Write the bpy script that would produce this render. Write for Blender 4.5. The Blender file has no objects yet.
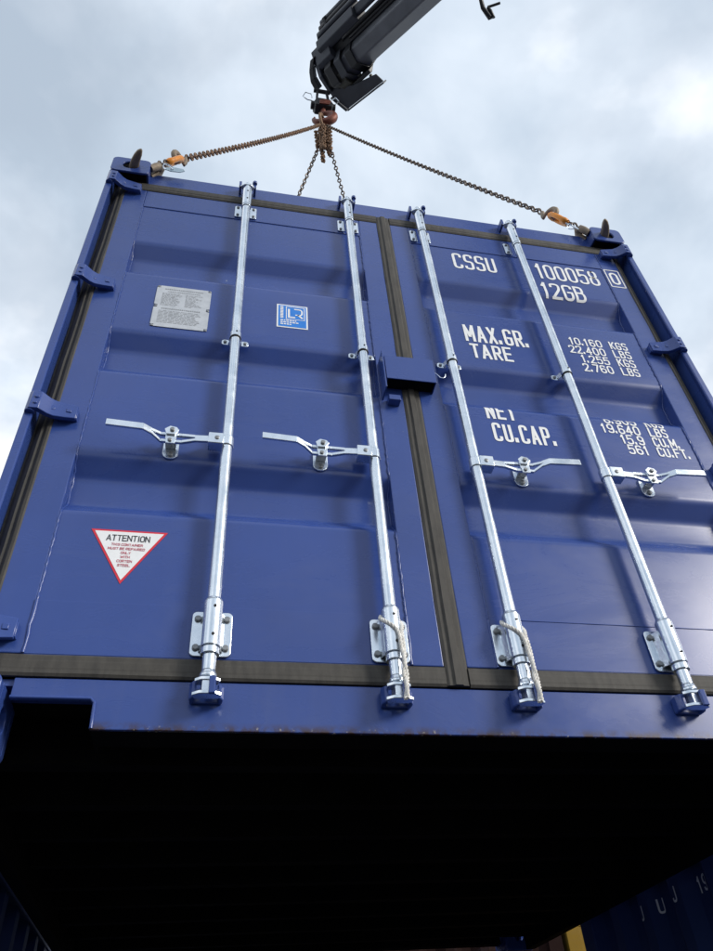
import bpy, bmesh, math, random
from mathutils import Vector, Matrix

random.seed(7)
RAD = math.radians
SC = bpy.context.scene
COL = SC.collection
ZO = 2.40                      # height of the hanging container's base above the yard

# ------------------------------------------------------------------ camera
cam_d = bpy.data.cameras.new('camera')
cam = bpy.data.objects.new('camera', cam_d)
COL.objects.link(cam)
cam.location = (-0.61943, -1.65030, -0.67564 + ZO)
cam.rotation_euler = (RAD(131.7616), RAD(3.4559), RAD(-10.4986))
cam_d.sensor_fit = 'VERTICAL'
cam_d.sensor_height = 36.0
cam_d.sensor_width = 27.0
cam_d.lens = 727.28 / 951.0 * 36.0
cam_d.clip_start = 0.02
cam_d.clip_end = 3000
SC.camera = cam

# ------------------------------------------------------------------ world: hazy sky with thin broken cloud
SUN_AZ, SUN_EL = 52.0, 24.0    # degrees to the right of the door's outward normal, and above the horizon
sun_dir = Vector((math.sin(RAD(SUN_AZ)) * math.cos(RAD(SUN_EL)),
                  -math.cos(RAD(SUN_AZ)) * math.cos(RAD(SUN_EL)), math.sin(RAD(SUN_EL))))
world = bpy.data.worlds.new('World')
SC.world = world
world.use_nodes = True
wn = world.node_tree.nodes
wl = world.node_tree.links
wn.clear()
w_out = wn.new('ShaderNodeOutputWorld')
w_bg = wn.new('ShaderNodeBackground')
w_sky = wn.new('ShaderNodeTexSky')
w_sky.sky_type = 'NISHITA'
w_sky.sun_disc = False
w_sky.sun_elevation = RAD(SUN_EL)
w_sky.sun_rotation = math.atan2(sun_dir.x, sun_dir.y)
w_sky.air_density = 1.0
w_sky.dust_density = 2.0
w_sky.ozone_density = 1.0
w_tc = wn.new('ShaderNodeTexCoord')
w_map = wn.new('ShaderNodeMapping')
w_map.inputs['Location'].default_value = (1.9, 0.55, 0.2)
w_map.inputs['Scale'].default_value = (1.0, 1.0, 1.35)
wl.new(w_tc.outputs['Generated'], w_map.inputs['Vector'])
w_n1 = wn.new('ShaderNodeTexNoise')
w_n1.inputs['Scale'].default_value = 2.6
w_n1.inputs['Detail'].default_value = 7.0
w_n1.inputs['Roughness'].default_value = 0.52
w_n1.inputs['Distortion'].default_value = 0.35
wl.new(w_map.outputs['Vector'], w_n1.inputs['Vector'])
w_cov = wn.new('ShaderNodeMapRange')
w_cov.interpolation_type = 'SMOOTHSTEP'
w_cov.inputs['From Min'].default_value = 0.36
w_cov.inputs['From Max'].default_value = 0.56
w_cov.inputs['To Min'].default_value = 0.78
w_cov.inputs['To Max'].default_value = 1.0
wl.new(w_n1.outputs['Fac'], w_cov.inputs['Value'])
w_n2 = wn.new('ShaderNodeTexNoise')
w_n2.inputs['Scale'].default_value = 2.1
w_n2.inputs['Detail'].default_value = 6.0
w_n2.inputs['Roughness'].default_value = 0.5
w_n2.inputs['Distortion'].default_value = 0.2
w_map2 = wn.new('ShaderNodeMapping')
w_map2.inputs['Location'].default_value = (0.35, 2.2, 0.9)
wl.new(w_tc.outputs['Generated'], w_map2.inputs['Vector'])
wl.new(w_map2.outputs['Vector'], w_n2.inputs['Vector'])
w_ramp = wn.new('ShaderNodeValToRGB')
w_ramp.color_ramp.elements[0].position = 0.39
w_ramp.color_ramp.elements[0].color = (5.0, 5.9, 7.0, 1)
w_ramp.color_ramp.elements[1].position = 0.60
w_ramp.color_ramp.elements[1].color = (10.9, 11.2, 11.6, 1)
_e = w_ramp.color_ramp.elements.new(0.50)
_e.color = (6.8, 7.6, 8.6, 1)
wl.new(w_n2.outputs['Fac'], w_ramp.inputs['Fac'])
w_mix = wn.new('ShaderNodeMix')
w_mix.data_type = 'RGBA'
wl.new(w_cov.outputs['Result'], w_mix.inputs['Factor'])
wl.new(w_sky.outputs['Color'], w_mix.inputs[6])
wl.new(w_ramp.outputs['Color'], w_mix.inputs[7])
wl.new(w_mix.outputs[2], w_bg.inputs['Color'])
w_bg.inputs['Strength'].default_value = 0.1
wl.new(w_bg.outputs['Background'], w_out.inputs['Surface'])

# ------------------------------------------------------------------ sun (veiled by thin cloud)
sun_d = bpy.data.lights.new('sun', 'SUN')
sun_d.energy = 2.4
sun_d.angle = RAD(16.0)
sun_d.color = (1.0, 0.95, 0.87)
sun = bpy.data.objects.new('sun', sun_d)
COL.objects.link(sun)
sun.rotation_euler = sun_dir.to_track_quat('Z', 'Y').to_euler()

SC.view_settings.view_transform = 'Standard'
SC.view_settings.look = 'None'
SC.view_settings.exposure = 0.24
SC.view_settings.gamma = 1.0
SC.view_settings.use_curve_mapping = False


# ------------------------------------------------------------------ materials
def new_mat(name):
    m = bpy.data.materials.new(name)
    m.use_nodes = True
    nt = m.node_tree
    b = nt.nodes['Principled BSDF']
    return m, nt, b


def nd(nt, kind, **kw):
    n = nt.nodes.new(kind)
    for k, v in kw.items():
        if k in n.inputs:
            n.inputs[k].default_value = v
        else:
            setattr(n, k, v)
    return n


def mixc(nt, fac, a, b):
    m = nt.nodes.new('ShaderNodeMix')
    m.data_type = 'RGBA'
    for sock, v in ((m.inputs[0], fac), (m.inputs[6], a), (m.inputs[7], b)):
        if hasattr(v, 'links') or hasattr(v, 'is_output'):
            nt.links.new(v, sock)
        else:
            sock.default_value = v
    return m.outputs[2]


def rng(nt, src, a, b, c=0.0, d=1.0):
    r = nt.nodes.new('ShaderNodeMapRange')
    r.inputs[1].default_value = a
    r.inputs[2].default_value = b
    r.inputs[3].default_value = c
    r.inputs[4].default_value = d
    nt.links.new(src, r.inputs[0])
    return r.outputs[0]


def c4(c):
    return (c[0], c[1], c[2], 1.0)


def simple(name, col, rough=0.5, metal=0.0, var=0.25, scale=14.0, bump=0.0, bscale=60.0, spec=0.5):
    m, nt, b = new_mat(name)
    tc = nd(nt, 'ShaderNodeTexCoord')
    n = nd(nt, 'ShaderNodeTexNoise', Scale=scale, Detail=6.0, Roughness=0.6)
    nt.links.new(tc.outputs['Object'], n.inputs['Vector'])
    f = rng(nt, n.outputs['Fac'], 0.3, 0.7)
    lo = c4([x * (1 - var) for x in col])
    hi = c4([min(1, x * (1 + var)) for x in col])
    nt.links.new(mixc(nt, f, lo, hi), b.inputs['Base Color'])
    nt.links.new(rng(nt, n.outputs['Fac'], 0.3, 0.7, max(0.03, rough - 0.08), min(1, rough + 0.08)), b.inputs['Roughness'])
    b.inputs['Metallic'].default_value = metal
    b.inputs['Specular IOR Level'].default_value = spec
    if bump:
        n2 = nd(nt, 'ShaderNodeTexNoise', Scale=bscale, Detail=4.0)
        nt.links.new(tc.outputs['Object'], n2.inputs['Vector'])
        bp = nd(nt, 'ShaderNodeBump', Strength=bump, Distance=0.002)
        nt.links.new(n2.outputs['Fac'], bp.inputs['Height'])
        nt.links.new(bp.outputs['Normal'], b.inputs['Normal'])
    return m


def paint(name, col, rough=0.24, spec=0.5, wave=0.12, specks=True, edge_z=None, streak=0.0):
    """Container paint: gloss with slight orange peel, pressed-sheet waviness, scuffs and paint chips."""
    m, nt, b = new_mat(name)
    L = nt.links.new
    tc = nd(nt, 'ShaderNodeTexCoord')
    n = nd(nt, 'ShaderNodeTexNoise', Scale=2.3, Detail=5.0, Roughness=0.55)
    L(tc.outputs['Object'], n.inputs['Vector'])
    f = rng(nt, n.outputs['Fac'], 0.3, 0.7)
    base = mixc(nt, f, c4([x * 0.90 for x in col]), c4([x * 1.10 for x in col]))
    # dusty film, washed down in faint vertical runs
    mp = nd(nt, 'ShaderNodeMapping')
    mp.inputs['Scale'].default_value = (9.0, 9.0, 0.7)
    L(tc.outputs['Object'], mp.inputs['Vector'])
    ns = nd(nt, 'ShaderNodeTexNoise', Scale=2.2, Detail=7.0, Roughness=0.62)
    L(mp.outputs['Vector'], ns.inputs['Vector'])
    fs = rng(nt, ns.outputs['Fac'], 0.46, 0.80, 0.0, 0.03 + streak)
    base = mixc(nt, fs, base, (0.16, 0.17, 0.21, 1))
    ms = nd(nt, 'ShaderNodeMapping')
    ms.inputs['Scale'].default_value = (1.1, 1.0, 2.4)
    L(tc.outputs['Object'], ms.inputs['Vector'])
    nm = nd(nt, 'ShaderNodeTexNoise', Scale=2.0, Detail=9.0, Roughness=0.72, Distortion=0.6)
    L(ms.outputs['Vector'], nm.inputs['Vector'])
    base = mixc(nt, rng(nt, nm.outputs['Fac'], 0.52, 0.72, 0.0, 0.10), base, (0.13, 0.15, 0.22, 1))
    if specks:
        v = nd(nt, 'ShaderNodeTexVoronoi', Scale=7.0)
        v.inputs['Randomness'].default_value = 1.0
        L(tc.outputs['Object'], v.inputs['Vector'])
        s1 = rng(nt, v.outputs['Distance'], 0.020, 0.012)
        base = mixc(nt, s1, base, (0.55, 0.57, 0.60, 1))
    if edge_z is not None:
        sx = nd(nt, 'ShaderNodeSeparateXYZ')
        L(tc.outputs['Object'], sx.inputs['Vector'])
        g = rng(nt, sx.outputs['Z'], edge_z + 0.022, edge_z)
        nn = nd(nt, 'ShaderNodeTexNoise', Scale=26.0, Detail=8.0, Roughness=0.7)
        L(tc.outputs['Object'], nn.inputs['Vector'])
        ad = nd(nt, 'ShaderNodeMath', operation='MULTIPLY')
        L(g, ad.inputs[0])
        L(rng(nt, nn.outputs['Fac'], 0.42, 0.58), ad.inputs[1])
        base = mixc(nt, ad.outputs[0], base, (0.045, 0.022, 0.012, 1))
        nf = nd(nt, 'ShaderNodeTexNoise', Scale=70.0, Detail=3.0)
        L(tc.outputs['Object'], nf.inputs['Vector'])
        ch = nd(nt, 'ShaderNodeMath', operation='MULTIPLY')
        L(rng(nt, sx.outputs['Z'], edge_z + 0.012, edge_z + 0.002), ch.inputs[0])
        L(rng(nt, nf.outputs['Fac'], 0.64, 0.70), ch.inputs[1])
        base = mixc(nt, ch.outputs[0], base, (0.5, 0.45, 0.38, 1))
    L(base, b.inputs['Base Color'])
    L(rng(nt, nm.outputs['Fac'], 0.3, 0.75, rough - 0.04, rough + 0.12), b.inputs['Roughness'])
    b.inputs['Specular IOR Level'].default_value = spec
    b1 = nd(nt, 'ShaderNodeBump', Strength=wave, Distance=0.012)
    nw = nd(nt, 'ShaderNodeTexNoise', Scale=3.2, Detail=1.5)
    L(tc.outputs['Object'], nw.inputs['Vector'])
    L(nw.outputs['Fac'], b1.inputs['Height'])
    b2 = nd(nt, 'ShaderNodeBump', Strength=0.05, Distance=0.001)
    no = nd(nt, 'ShaderNodeTexNoise', Scale=260.0, Detail=2.0)
    L(tc.outputs['Object'], no.inputs['Vector'])
    L(no.outputs['Fac'], b2.inputs['Height'])
    L(b1.outputs['Normal'], b2.inputs['Normal'])
    L(b2.outputs['Normal'], b.inputs['Normal'])
    return m


NAVY = (0.031, 0.065, 0.252)
M = {}
M['paint'] = paint('navy_paint', NAVY)
M['paint_sill'] = paint('navy_paint_worn', NAVY, edge_z=0.012, streak=0.06)
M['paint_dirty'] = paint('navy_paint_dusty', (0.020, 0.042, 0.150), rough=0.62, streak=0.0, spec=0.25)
M['paint_yellow'] = paint('yellow_paint', (0.22, 0.13, 0.010), rough=0.7, streak=0.0, spec=0.2)
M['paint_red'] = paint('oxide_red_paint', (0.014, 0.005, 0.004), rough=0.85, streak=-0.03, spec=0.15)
M['bitumen_and_shade'] = simple('bitumen_and_shade', (0.006, 0.006, 0.0065), rough=0.9, var=0.4, scale=8, bump=0.4, bscale=40, spec=0.08)  # underside coating; also the black of blocks standing in for shade
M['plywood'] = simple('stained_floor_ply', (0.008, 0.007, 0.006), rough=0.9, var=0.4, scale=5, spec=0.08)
M['white_vinyl'] = simple('white_vinyl', (0.80, 0.81, 0.82), rough=0.4, var=0.04, scale=30)
M['plate'] = simple('stamped_aluminium', (0.52, 0.54, 0.57), rough=0.42, metal=0.35, var=0.10, scale=25)
M['plate_print'] = simple('etched_print', (0.27, 0.285, 0.31), rough=0.6, var=0.1)
M['red_print'] = simple('red_print', (0.62, 0.02, 0.04), rough=0.4, var=0.06)
M['pink_print'] = simple('faded_red_print', (0.50, 0.10, 0.14), rough=0.5, var=0.1)
M['black_print'] = simple('black_print', (0.02, 0.02, 0.025), rough=0.5, var=0.1)
M['blue_vinyl'] = simple('blue_vinyl', (0.01, 0.19, 0.66), rough=0.35, var=0.06, scale=20)
M['bolt'] = simple('grey_bolt', (0.22, 0.23, 0.24), rough=0.45, metal=0.6, var=0.2, scale=40)
M['dark_hole'] = simple('drilled_hole', (0.012, 0.010, 0.010), rough=0.8, var=0.2)
M['lug_steel'] = simple('weathered_lug_steel', (0.27, 0.215, 0.16), rough=0.62, metal=0.35, var=0.35, scale=22, bump=0.4, bscale=80)
M['chain_steel'] = simple('dark_oiled_chain', (0.16, 0.125, 0.10), rough=0.5, metal=0.6, var=0.5, scale=18)
M['chain_rust'] = simple('rusty_chain', (0.23, 0.135, 0.078), rough=0.68, metal=0.25, var=0.5, scale=16, bump=0.3, bscale=90)
M['orange'] = simple('orange_hook_paint', (0.78, 0.27, 0.02), rough=0.45, var=0.25, scale=26, bump=0.2)
M['hook_red'] = simple('red_oxide_hook', (0.16, 0.045, 0.028), rough=0.5, metal=0.2, var=0.5, scale=14, bump=0.2)
M['tag_blue'] = simple('pale_blue_tag', (0.35, 0.47, 0.56), rough=0.5, var=0.2, scale=40)
M['crane'] = simple('crane_charcoal_paint', (0.065, 0.072, 0.090), rough=0.55, var=0.25, scale=5, bump=0.1)
M['crane_dark'] = simple('crane_black_paint', (0.018, 0.019, 0.024), rough=0.5, var=0.3, scale=6)
M['crane_tube'] = simple('crane_extension_paint', (0.17, 0.18, 0.20), rough=0.36, var=0.18, scale=4)
M['grease'] = simple('greasy_worn_steel', (0.07, 0.068, 0.055), rough=0.5, metal=0.3, var=0.5, scale=20)
M['hose'] = simple('hydraulic_hose', (0.018, 0.018, 0.02), rough=0.5, var=0.2)
M['rope'] = simple('white_rope', (0.74, 0.72, 0.68), rough=0.85, var=0.25, scale=70, bump=0.5, bscale=500)


def galvanised():
    m, nt, b = new_mat('galvanised_steel')
    L = nt.links.new
    tc = nd(nt, 'ShaderNodeTexCoord')
    v = nd(nt, 'ShaderNodeTexVoronoi', Scale=55.0)
    L(tc.outputs['Object'], v.inputs['Vector'])
    n = nd(nt, 'ShaderNodeTexNoise', Scale=12.0, Detail=7.0, Roughness=0.65)
    L(tc.outputs['Object'], n.inputs['Vector'])
    f = rng(nt, n.outputs['Fac'], 0.3, 0.7)
    base = mixc(nt, f, (0.60, 0.67, 0.75, 1), (0.83, 0.88, 0.93, 1))
    sp = nd(nt, 'ShaderNodeRGBToBW')
    L(v.outputs['Color'], sp.inputs['Color'])
    base = mixc(nt, rng(nt, sp.outputs['Val'], 0.0, 1.0, 0.0, 0.22), base, (0.50, 0.53, 0.57, 1))
    # dull scuffs and water stains
    n2 = nd(nt, 'ShaderNodeTexNoise', Scale=34.0, Detail=6.0, Roughness=0.7)
    L(tc.outputs['Object'], n2.inputs['Vector'])
    base = mixc(nt, rng(nt, n2.outputs['Fac'], 0.62, 0.75, 0.0, 0.5), base, (0.34, 0.34, 0.33, 1))
    L(base, b.inputs['Base Color'])
    b.inputs['Metallic'].default_value = 0.92
    L(rng(nt, n.outputs['Fac'], 0.3, 0.7, 0.17, 0.33), b.inputs['Roughness'])
    bp = nd(nt, 'ShaderNodeBump', Strength=0.12, Distance=0.002)
    L(n2.outputs['Fac'], bp.inputs['Height'])
    L(bp.outputs['Normal'], b.inputs['Normal'])
    return m


def rubber():
    m, nt, b = new_mat('door_gasket_rubber')
    L = nt.links.new
    tc = nd(nt, 'ShaderNodeTexCoord')
    mp = nd(nt, 'ShaderNodeMapping')
    mp.inputs['Scale'].default_value = (14.0, 5.0, 4.0)
    L(tc.outputs['Object'], mp.inputs['Vector'])
    n = nd(nt, 'ShaderNodeTexNoise', Scale=3.0, Detail=8.0, Roughness=0.68)
    L(mp.outputs['Vector'], n.inputs['Vector'])
    f = rng(nt, n.outputs['Fac'], 0.35, 0.72)
    L(mixc(nt, f, (0.034, 0.031, 0.0275, 1), (0.070, 0.064, 0.055, 1)), b.inputs['Base Color'])
    b.inputs['Roughness'].default_value = 0.68
    bp = nd(nt, 'ShaderNodeBump', Strength=0.25, Distance=0.003)
    L(n.outputs['Fac'], bp.inputs['Height'])
    L(bp.outputs['Normal'], b.inputs['Normal'])
    return m


def asphalt():
    m, nt, b = new_mat('yard_asphalt')
    L = nt.links.new
    tc = nd(nt, 'ShaderNodeTexCoord')
    n = nd(nt, 'ShaderNodeTexNoise', Scale=0.6, Detail=9.0, Roughness=0.65)
    L(tc.outputs['Object'], n.inputs['Vector'])
    n2 = nd(nt, 'ShaderNodeTexNoise', Scale=160.0, Detail=2.0)
    L(tc.outputs['Object'], n2.inputs['Vector'])
    base = mixc(nt, rng(nt, n.outputs['Fac'], 0.3, 0.7), (0.026, 0.026, 0.027, 1), (0.050, 0.049, 0.047, 1))
    base = mixc(nt, rng(nt, n2.outputs['Fac'], 0.55, 0.7, 0, 0.5), base, (0.12, 0.115, 0.11, 1))
    L(base, b.inputs['Base Color'])
    L(rng(nt, n.outputs['Fac'], 0.35, 0.65, 0.55, 0.85), b.inputs['Roughness'])
    bp = nd(nt, 'ShaderNodeBump', Strength=0.5, Distance=0.006)
    L(n2.outputs['Fac'], bp.inputs['Height'])
    L(bp.outputs['Normal'], b.inputs['Normal'])
    return m


M['galv'] = galvanised()
M['rubber'] = rubber()
M['asphalt'] = asphalt()


# ------------------------------------------------------------------ mesh helpers
class MB:
    """Collects shapes; build() links them as one mesh object."""

    def __init__(self):
        self.v, self.f = [], []

    def add(self, vs, fs):
        o = len(self.v)
        self.v += [tuple(p) for p in vs]
        self.f += [tuple(i + o for i in q) for q in fs]
        return self

    def box(self, x0, x1, y0, y1, z0, z1):
        vs = [(x0, y0, z0), (x1, y0, z0), (x1, y1, z0), (x0, y1, z0), (x0, y0, z1), (x1, y0, z1), (x1, y1, z1), (x0, y1, z1)]
        return self.add(vs, [(0, 3, 2, 1), (4, 5, 6, 7), (0, 1, 5, 4), (1, 2, 6, 5), (2, 3, 7, 6), (3, 0, 4, 7)])

    def hexa(self, pts8):
        return self.add(pts8, [(0, 3, 2, 1), (4, 5, 6, 7), (0, 1, 5, 4), (1, 2, 6, 5), (2, 3, 7, 6), (3, 0, 4, 7)])

    def prism(self, poly, axis, a0, a1):
        """poly: 2D outline in the two other axes (in x,y,z order), swept along axis from a0 to a1."""
        def P(q, a):
            q = list(q)
            q.insert(axis, a)
            return tuple(q)
        n = len(poly)
        vs = [P(q, a0) for q in poly] + [P(q, a1) for q in poly]
        fs = [tuple(range(n)), tuple(range(2 * n - 1, n - 1, -1))]
        fs += [(i, i + n, (i + 1) % n + n, (i + 1) % n) for i in range(n)]
        return self.add(vs, fs)

    def cyl(self, p0, p1, r0, r1=None, n=20, caps=True):
        r1 = r0 if r1 is None else r1
        return self.tube([p0, p1], [r0, r1], n, caps=caps)

    def tube(self, path, r, n=10, closed=False, caps=True):
        path = [Vector(q) for q in path]
        m = len(path)
        rr = r if isinstance(r, (list, tuple)) else [r] * m
        tang = []
        for i in range(m):
            a = path[(i - 1) % m] if (closed or i > 0) else path[i]
            b = path[(i + 1) % m] if (closed or i < m - 1) else path[i]
            t = (b - a)
            tang.append(t.normalized() if t.length > 1e-9 else Vector((0, 0, 1)))
        up = Vector((0, 0, 1)) if abs(tang[0].z) < 0.9 else Vector((1, 0, 0))
        nrm = (up - tang[0] * up.dot(tang[0])).normalized()
        vs = []
        for i in range(m):
            nrm = nrm - tang[i] * nrm.dot(tang[i])
            nrm = nrm.normalized() if nrm.length > 1e-6 else tang[i].orthogonal().normalized()
            bi = tang[i].cross(nrm)
            for k in range(n):
                a = 2 * math.pi * k / n
                vs.append(path[i] + (nrm * math.cos(a) + bi * math.sin(a)) * rr[i])
        fs = []
        for i in range(m if closed else m - 1):
            j = (i + 1) % m
            for k in range(n):
                fs.append((i * n + k, i * n + (k + 1) % n, j * n + (k + 1) % n, j * n + k))
        if caps and not closed:
            fs.append(tuple(range(n - 1, -1, -1)))
            fs.append(tuple(range((m - 1) * n, m * n)))
        return self.add(vs, fs)

    def holed(self, outer, inner, axis, a0, a1):
        """Plate with a hole: outer and inner outlines of the same length, thickness a0..a1 along axis."""
        n = len(outer)

        def P(q, a):
            q = list(q)
            q.insert(axis, a)
            return tuple(q)
        vs = [P(q, a0) for q in outer] + [P(q, a0) for q in inner] + [P(q, a1) for q in outer] + [P(q, a1) for q in inner]
        fs = []
        for i in range(n):
            j = (i + 1) % n
            fs += [(i, j, n + j, n + i), (2 * n + j, 2 * n + i, 3 * n + i, 3 * n + j),
                   (j, i, 2 * n + i, 2 * n + j), (n + i, n + j, 3 * n + j, 3 * n + i)]
        return self.add(vs, fs)

    def build(self, name, mat, parent=None, smooth=None, bevel=0.0, seg=2):
        me = bpy.data.meshes.new(name)
        me.from_pydata(self.v, [], self.f)
        bm = bmesh.new()
        bm.from_mesh(me)
        bmesh.ops.recalc_face_normals(bm, faces=bm.faces)
        bm.to_mesh(me)
        bm.free()
        me.materials.append(mat if not isinstance(mat, str) else M[mat])
        if smooth is not None:
            me.polygons.foreach_set('use_smooth', [True] * len(me.polygons))
            me.set_sharp_from_angle(angle=RAD(smooth))
        o = bpy.data.objects.new(name, me)
        COL.objects.link(o)
        o.parent = parent
        if bevel:
            md = o.modifiers.new('bevel', 'BEVEL')
            md.width = bevel
            md.segments = seg
            md.limit_method = 'ANGLE'
            md.angle_limit = RAD(35)
            md.harden_normals = False
        return o


def empty(name, loc, parent=None):
    o = bpy.data.objects.new(name, None)
    o.empty_display_size = 0.2
    COL.objects.link(o)
    o.location = loc
    o.parent = parent
    return o


def tag(o, label=None, cat=None, group=None, kind=None):
    if label:
        o['label'] = label
    if cat:
        o['category'] = cat
    if group:
        o['group'] = group
    if kind:
        o['kind'] = kind
    return o


def copy_tree(o, parent=None):
    c = o.copy()
    COL.objects.link(c)
    c.parent = parent
    for ch in [q for q in bpy.data.objects if q.parent == o]:
        copy_tree(ch, c)
    return c


def round_rect(x0, x1, z0, z1, r, per=6, angles=None):
    pts = []
    for cx, cz, a0 in ((x1 - r, z1 - r, 0), (x0 + r, z1 - r, 90), (x0 + r, z0 + r, 180), (x1 - r, z0 + r, 270)):
        for k in range(per):
            a = RAD(a0 + 90 * k / (per - 1))
            pts.append((cx + r * math.cos(a), cz + r * math.sin(a)))
    return pts


def round_corners(pts, r, n=5):
    """Open polyline with its inner corners eased."""
    out = [pts[0]]
    for i in range(1, len(pts) - 1):
        p, a, b = Vector(pts[i]), Vector(pts[i - 1]), Vector(pts[i + 1])
        da, db = (a - p), (b - p)
        ra = min(r, da.length * 0.45)
        rb = min(r, db.length * 0.45)
        s, e = p + da.normalized() * ra, p + db.normalized() * rb
        for k in range(n):
            t = k / (n - 1)
            out.append(tuple(s * (1 - t) ** 2 + p * 2 * t * (1 - t) + e * t * t))
    out.append(pts[-1])
    return [tuple(q) for q in out]


# ------------------------------------------------------------------ yard
def build_ground():
    n = 24
    ext = 1200.0
    mb = MB()
    vs, fs = [], []
    for i in range(n + 1):
        for j in range(n + 1):
            u, v = i / n * 2 - 1, j / n * 2 - 1
            vs.append((math.copysign(abs(u) ** 3, u) * ext, math.copysign(abs(v) ** 3, v) * ext, 0.0))
    for i in range(n):
        for j in range(n):
            a = i * (n + 1) + j
            fs.append((a, a + n + 1, a + n + 2, a + 1))
    mb.add(vs, fs)
    tag(mb.build('ground', 'asphalt'), kind='structure')


build_ground()

# ------------------------------------------------------------------ stroke lettering (monoline, condensed)
GLY = {
    'C': [('r', [(1, .76), (1, 1), (0, 1), (0, 0), (1, 0), (1, .24)])],
    'S': [('r', [(1, .80), (1, 1), (0, 1), (0, .52), (1, .52), (1, 0), (0, 0), (0, .20)])],
    'U': [('r', [(0, 1), (0, 0), (1, 0), (1, 1)])],
    'J': [('r', [(1, 1), (1, 0), (0, 0), (0, .25)])],
    '0': [('c', [(0, 1), (0, 0), (1, 0), (1, 1)])],
    'O': [('c', [(0, 1), (0, 0), (1, 0), (1, 1)])],
    '1': [('s', [(.12, .80), (.55, 1), (.55, 0)])],
    '2': [('r', [(0, .74), (0, 1), (1, 1), (1, .62), (.05, .02)]), ('s', [(0, 0), (1, 0)])],
    '3': [('r', [(0, .80), (0, 1), (1, 1), (1, .53), (.35, .53)]), ('r', [(.35, .53), (1, .53), (1, 0), (0, 0), (0, .2)])],
    '4': [('s', [(.74, 0), (.74, 1), (0, .28), (1, .28)])],
    '5': [('s', [(.95, 1), (.1, 1), (.06, .54)]), ('r', [(.06, .54), (.3, .63), (1, .63), (1, 0), (0, 0), (0, .2)])],
    '6': [('r', [(.92, .80), (.92, 1), (0, 1), (0, .3)]), ('c', [(0, .58), (0, 0), (1, 0), (1, .58)])],
    '7': [('s', [(0, 1), (1, 1), (.36, 0)])],
    '8': [('c', [(.06, 1), (.06, .53), (.94, .53), (.94, 1)]), ('c', [(0, .53), (0, 0), (1, 0), (1, .53)])],
    '9': [('r', [(.08, .20), (.08, 0), (1, 0), (1, .7)]), ('c', [(0, 1), (0, .42), (1, .42), (1, 1)])],
    'G': [('r', [(1, .76), (1, 1), (0, 1), (0, 0), (1, 0), (1, .46)]), ('s', [(1.0, .46), (.55, .46)])],
    'B': [('s', [(0, 0), (0, 1)]), ('r', [(0, 1), (.92, 1), (.92, .53), (0, .53)]), ('r', [(0, .53), (1, .53), (1, 0), (0, 0)])],
    'D': [('s', [(0, 0), (0, 1)]), ('r', [(0, 1), (1, 1), (1, 0), (0, 0)])],
    'M': [('s', [(0, 0), (0, 1), (.5, .30), (1, 1), (1, 0)])],
    'A': [('s', [(0, 0), (.5, 1), (1, 0)]), ('s', [(.17, .28), (.83, .28)])],
    'X': [('s', [(0, 0), (1, 1)]), ('s', [(0, 1), (1, 0)])],
    'R': [('s', [(0, 0), (0, 1)]), ('r', [(0, 1), (1, 1), (1, .47), (0, .47)]), ('s', [(.5, .47), (1, 0)])],
    'P': [('s', [(0, 0), (0, 1)]), ('r', [(0, 1), (1, 1), (1, .45), (0, .45)])],
    'T': [('s', [(0, 1), (1, 1)]), ('s', [(.5, 1), (.5, 0)])],
    'E': [('s', [(1, 1), (0, 1), (0, 0), (1, 0)]), ('s', [(0, .52), (.85, .52)])],
    'F': [('s', [(1, 1), (0, 1), (0, 0)]), ('s', [(0, .52), (.85, .52)])],
    'N': [('s', [(0, 0), (0, 1), (1, 0), (1, 1)])],
    'K': [('s', [(0, 0), (0, 1)]), ('s', [(1, 1), (.05, .42)]), ('s', [(.32, .58), (1, 0)])],
    'L': [('s', [(0, 1), (0, 0), (1, 0)])],
    'I': [('s', [(.5, 1), (.5, 0)])],
    'H': [('s', [(0, 0), (0, 1)]), ('s', [(1, 0), (1, 1)]), ('s', [(0, .5), (1, .5)])],
    'W': [('s', [(0, 1), (.25, 0), (.5, .8), (.75, 0), (1, 1)])],
    'Y': [('s', [(0, 1), (.5, .5), (1, 1)]), ('s', [(.5, .5), (.5, 0)])],
    '.': [('s', [(0, .02), (0, .16)])],
}
GW = {'1': .62, 'I': .3, 'M': 1.25, 'W': 1.4, '.': .0, 'A': 1.1, 'J': .85}


def glyph_strokes(ch, w, h):
    gw = GW.get(ch, 1.0) * w
    out = []
    for kind, pts in GLY[ch]:
        q = [(a * gw, b * h) for a, b in pts]
        if kind == 'r':
            q = round_corners(q, min(w * 0.5, h * .24), 6)
        elif kind == 'c':
            r = min(w * .5, h * .24)
            xs = [a for a, b in q]
            zs = [b for a, b in q]
            q = round_rect(min(xs), max(xs), min(zs), max(zs), r, 6)
            q = q + [q[0]]
        out.append((kind, q))
    return out, gw


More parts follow.
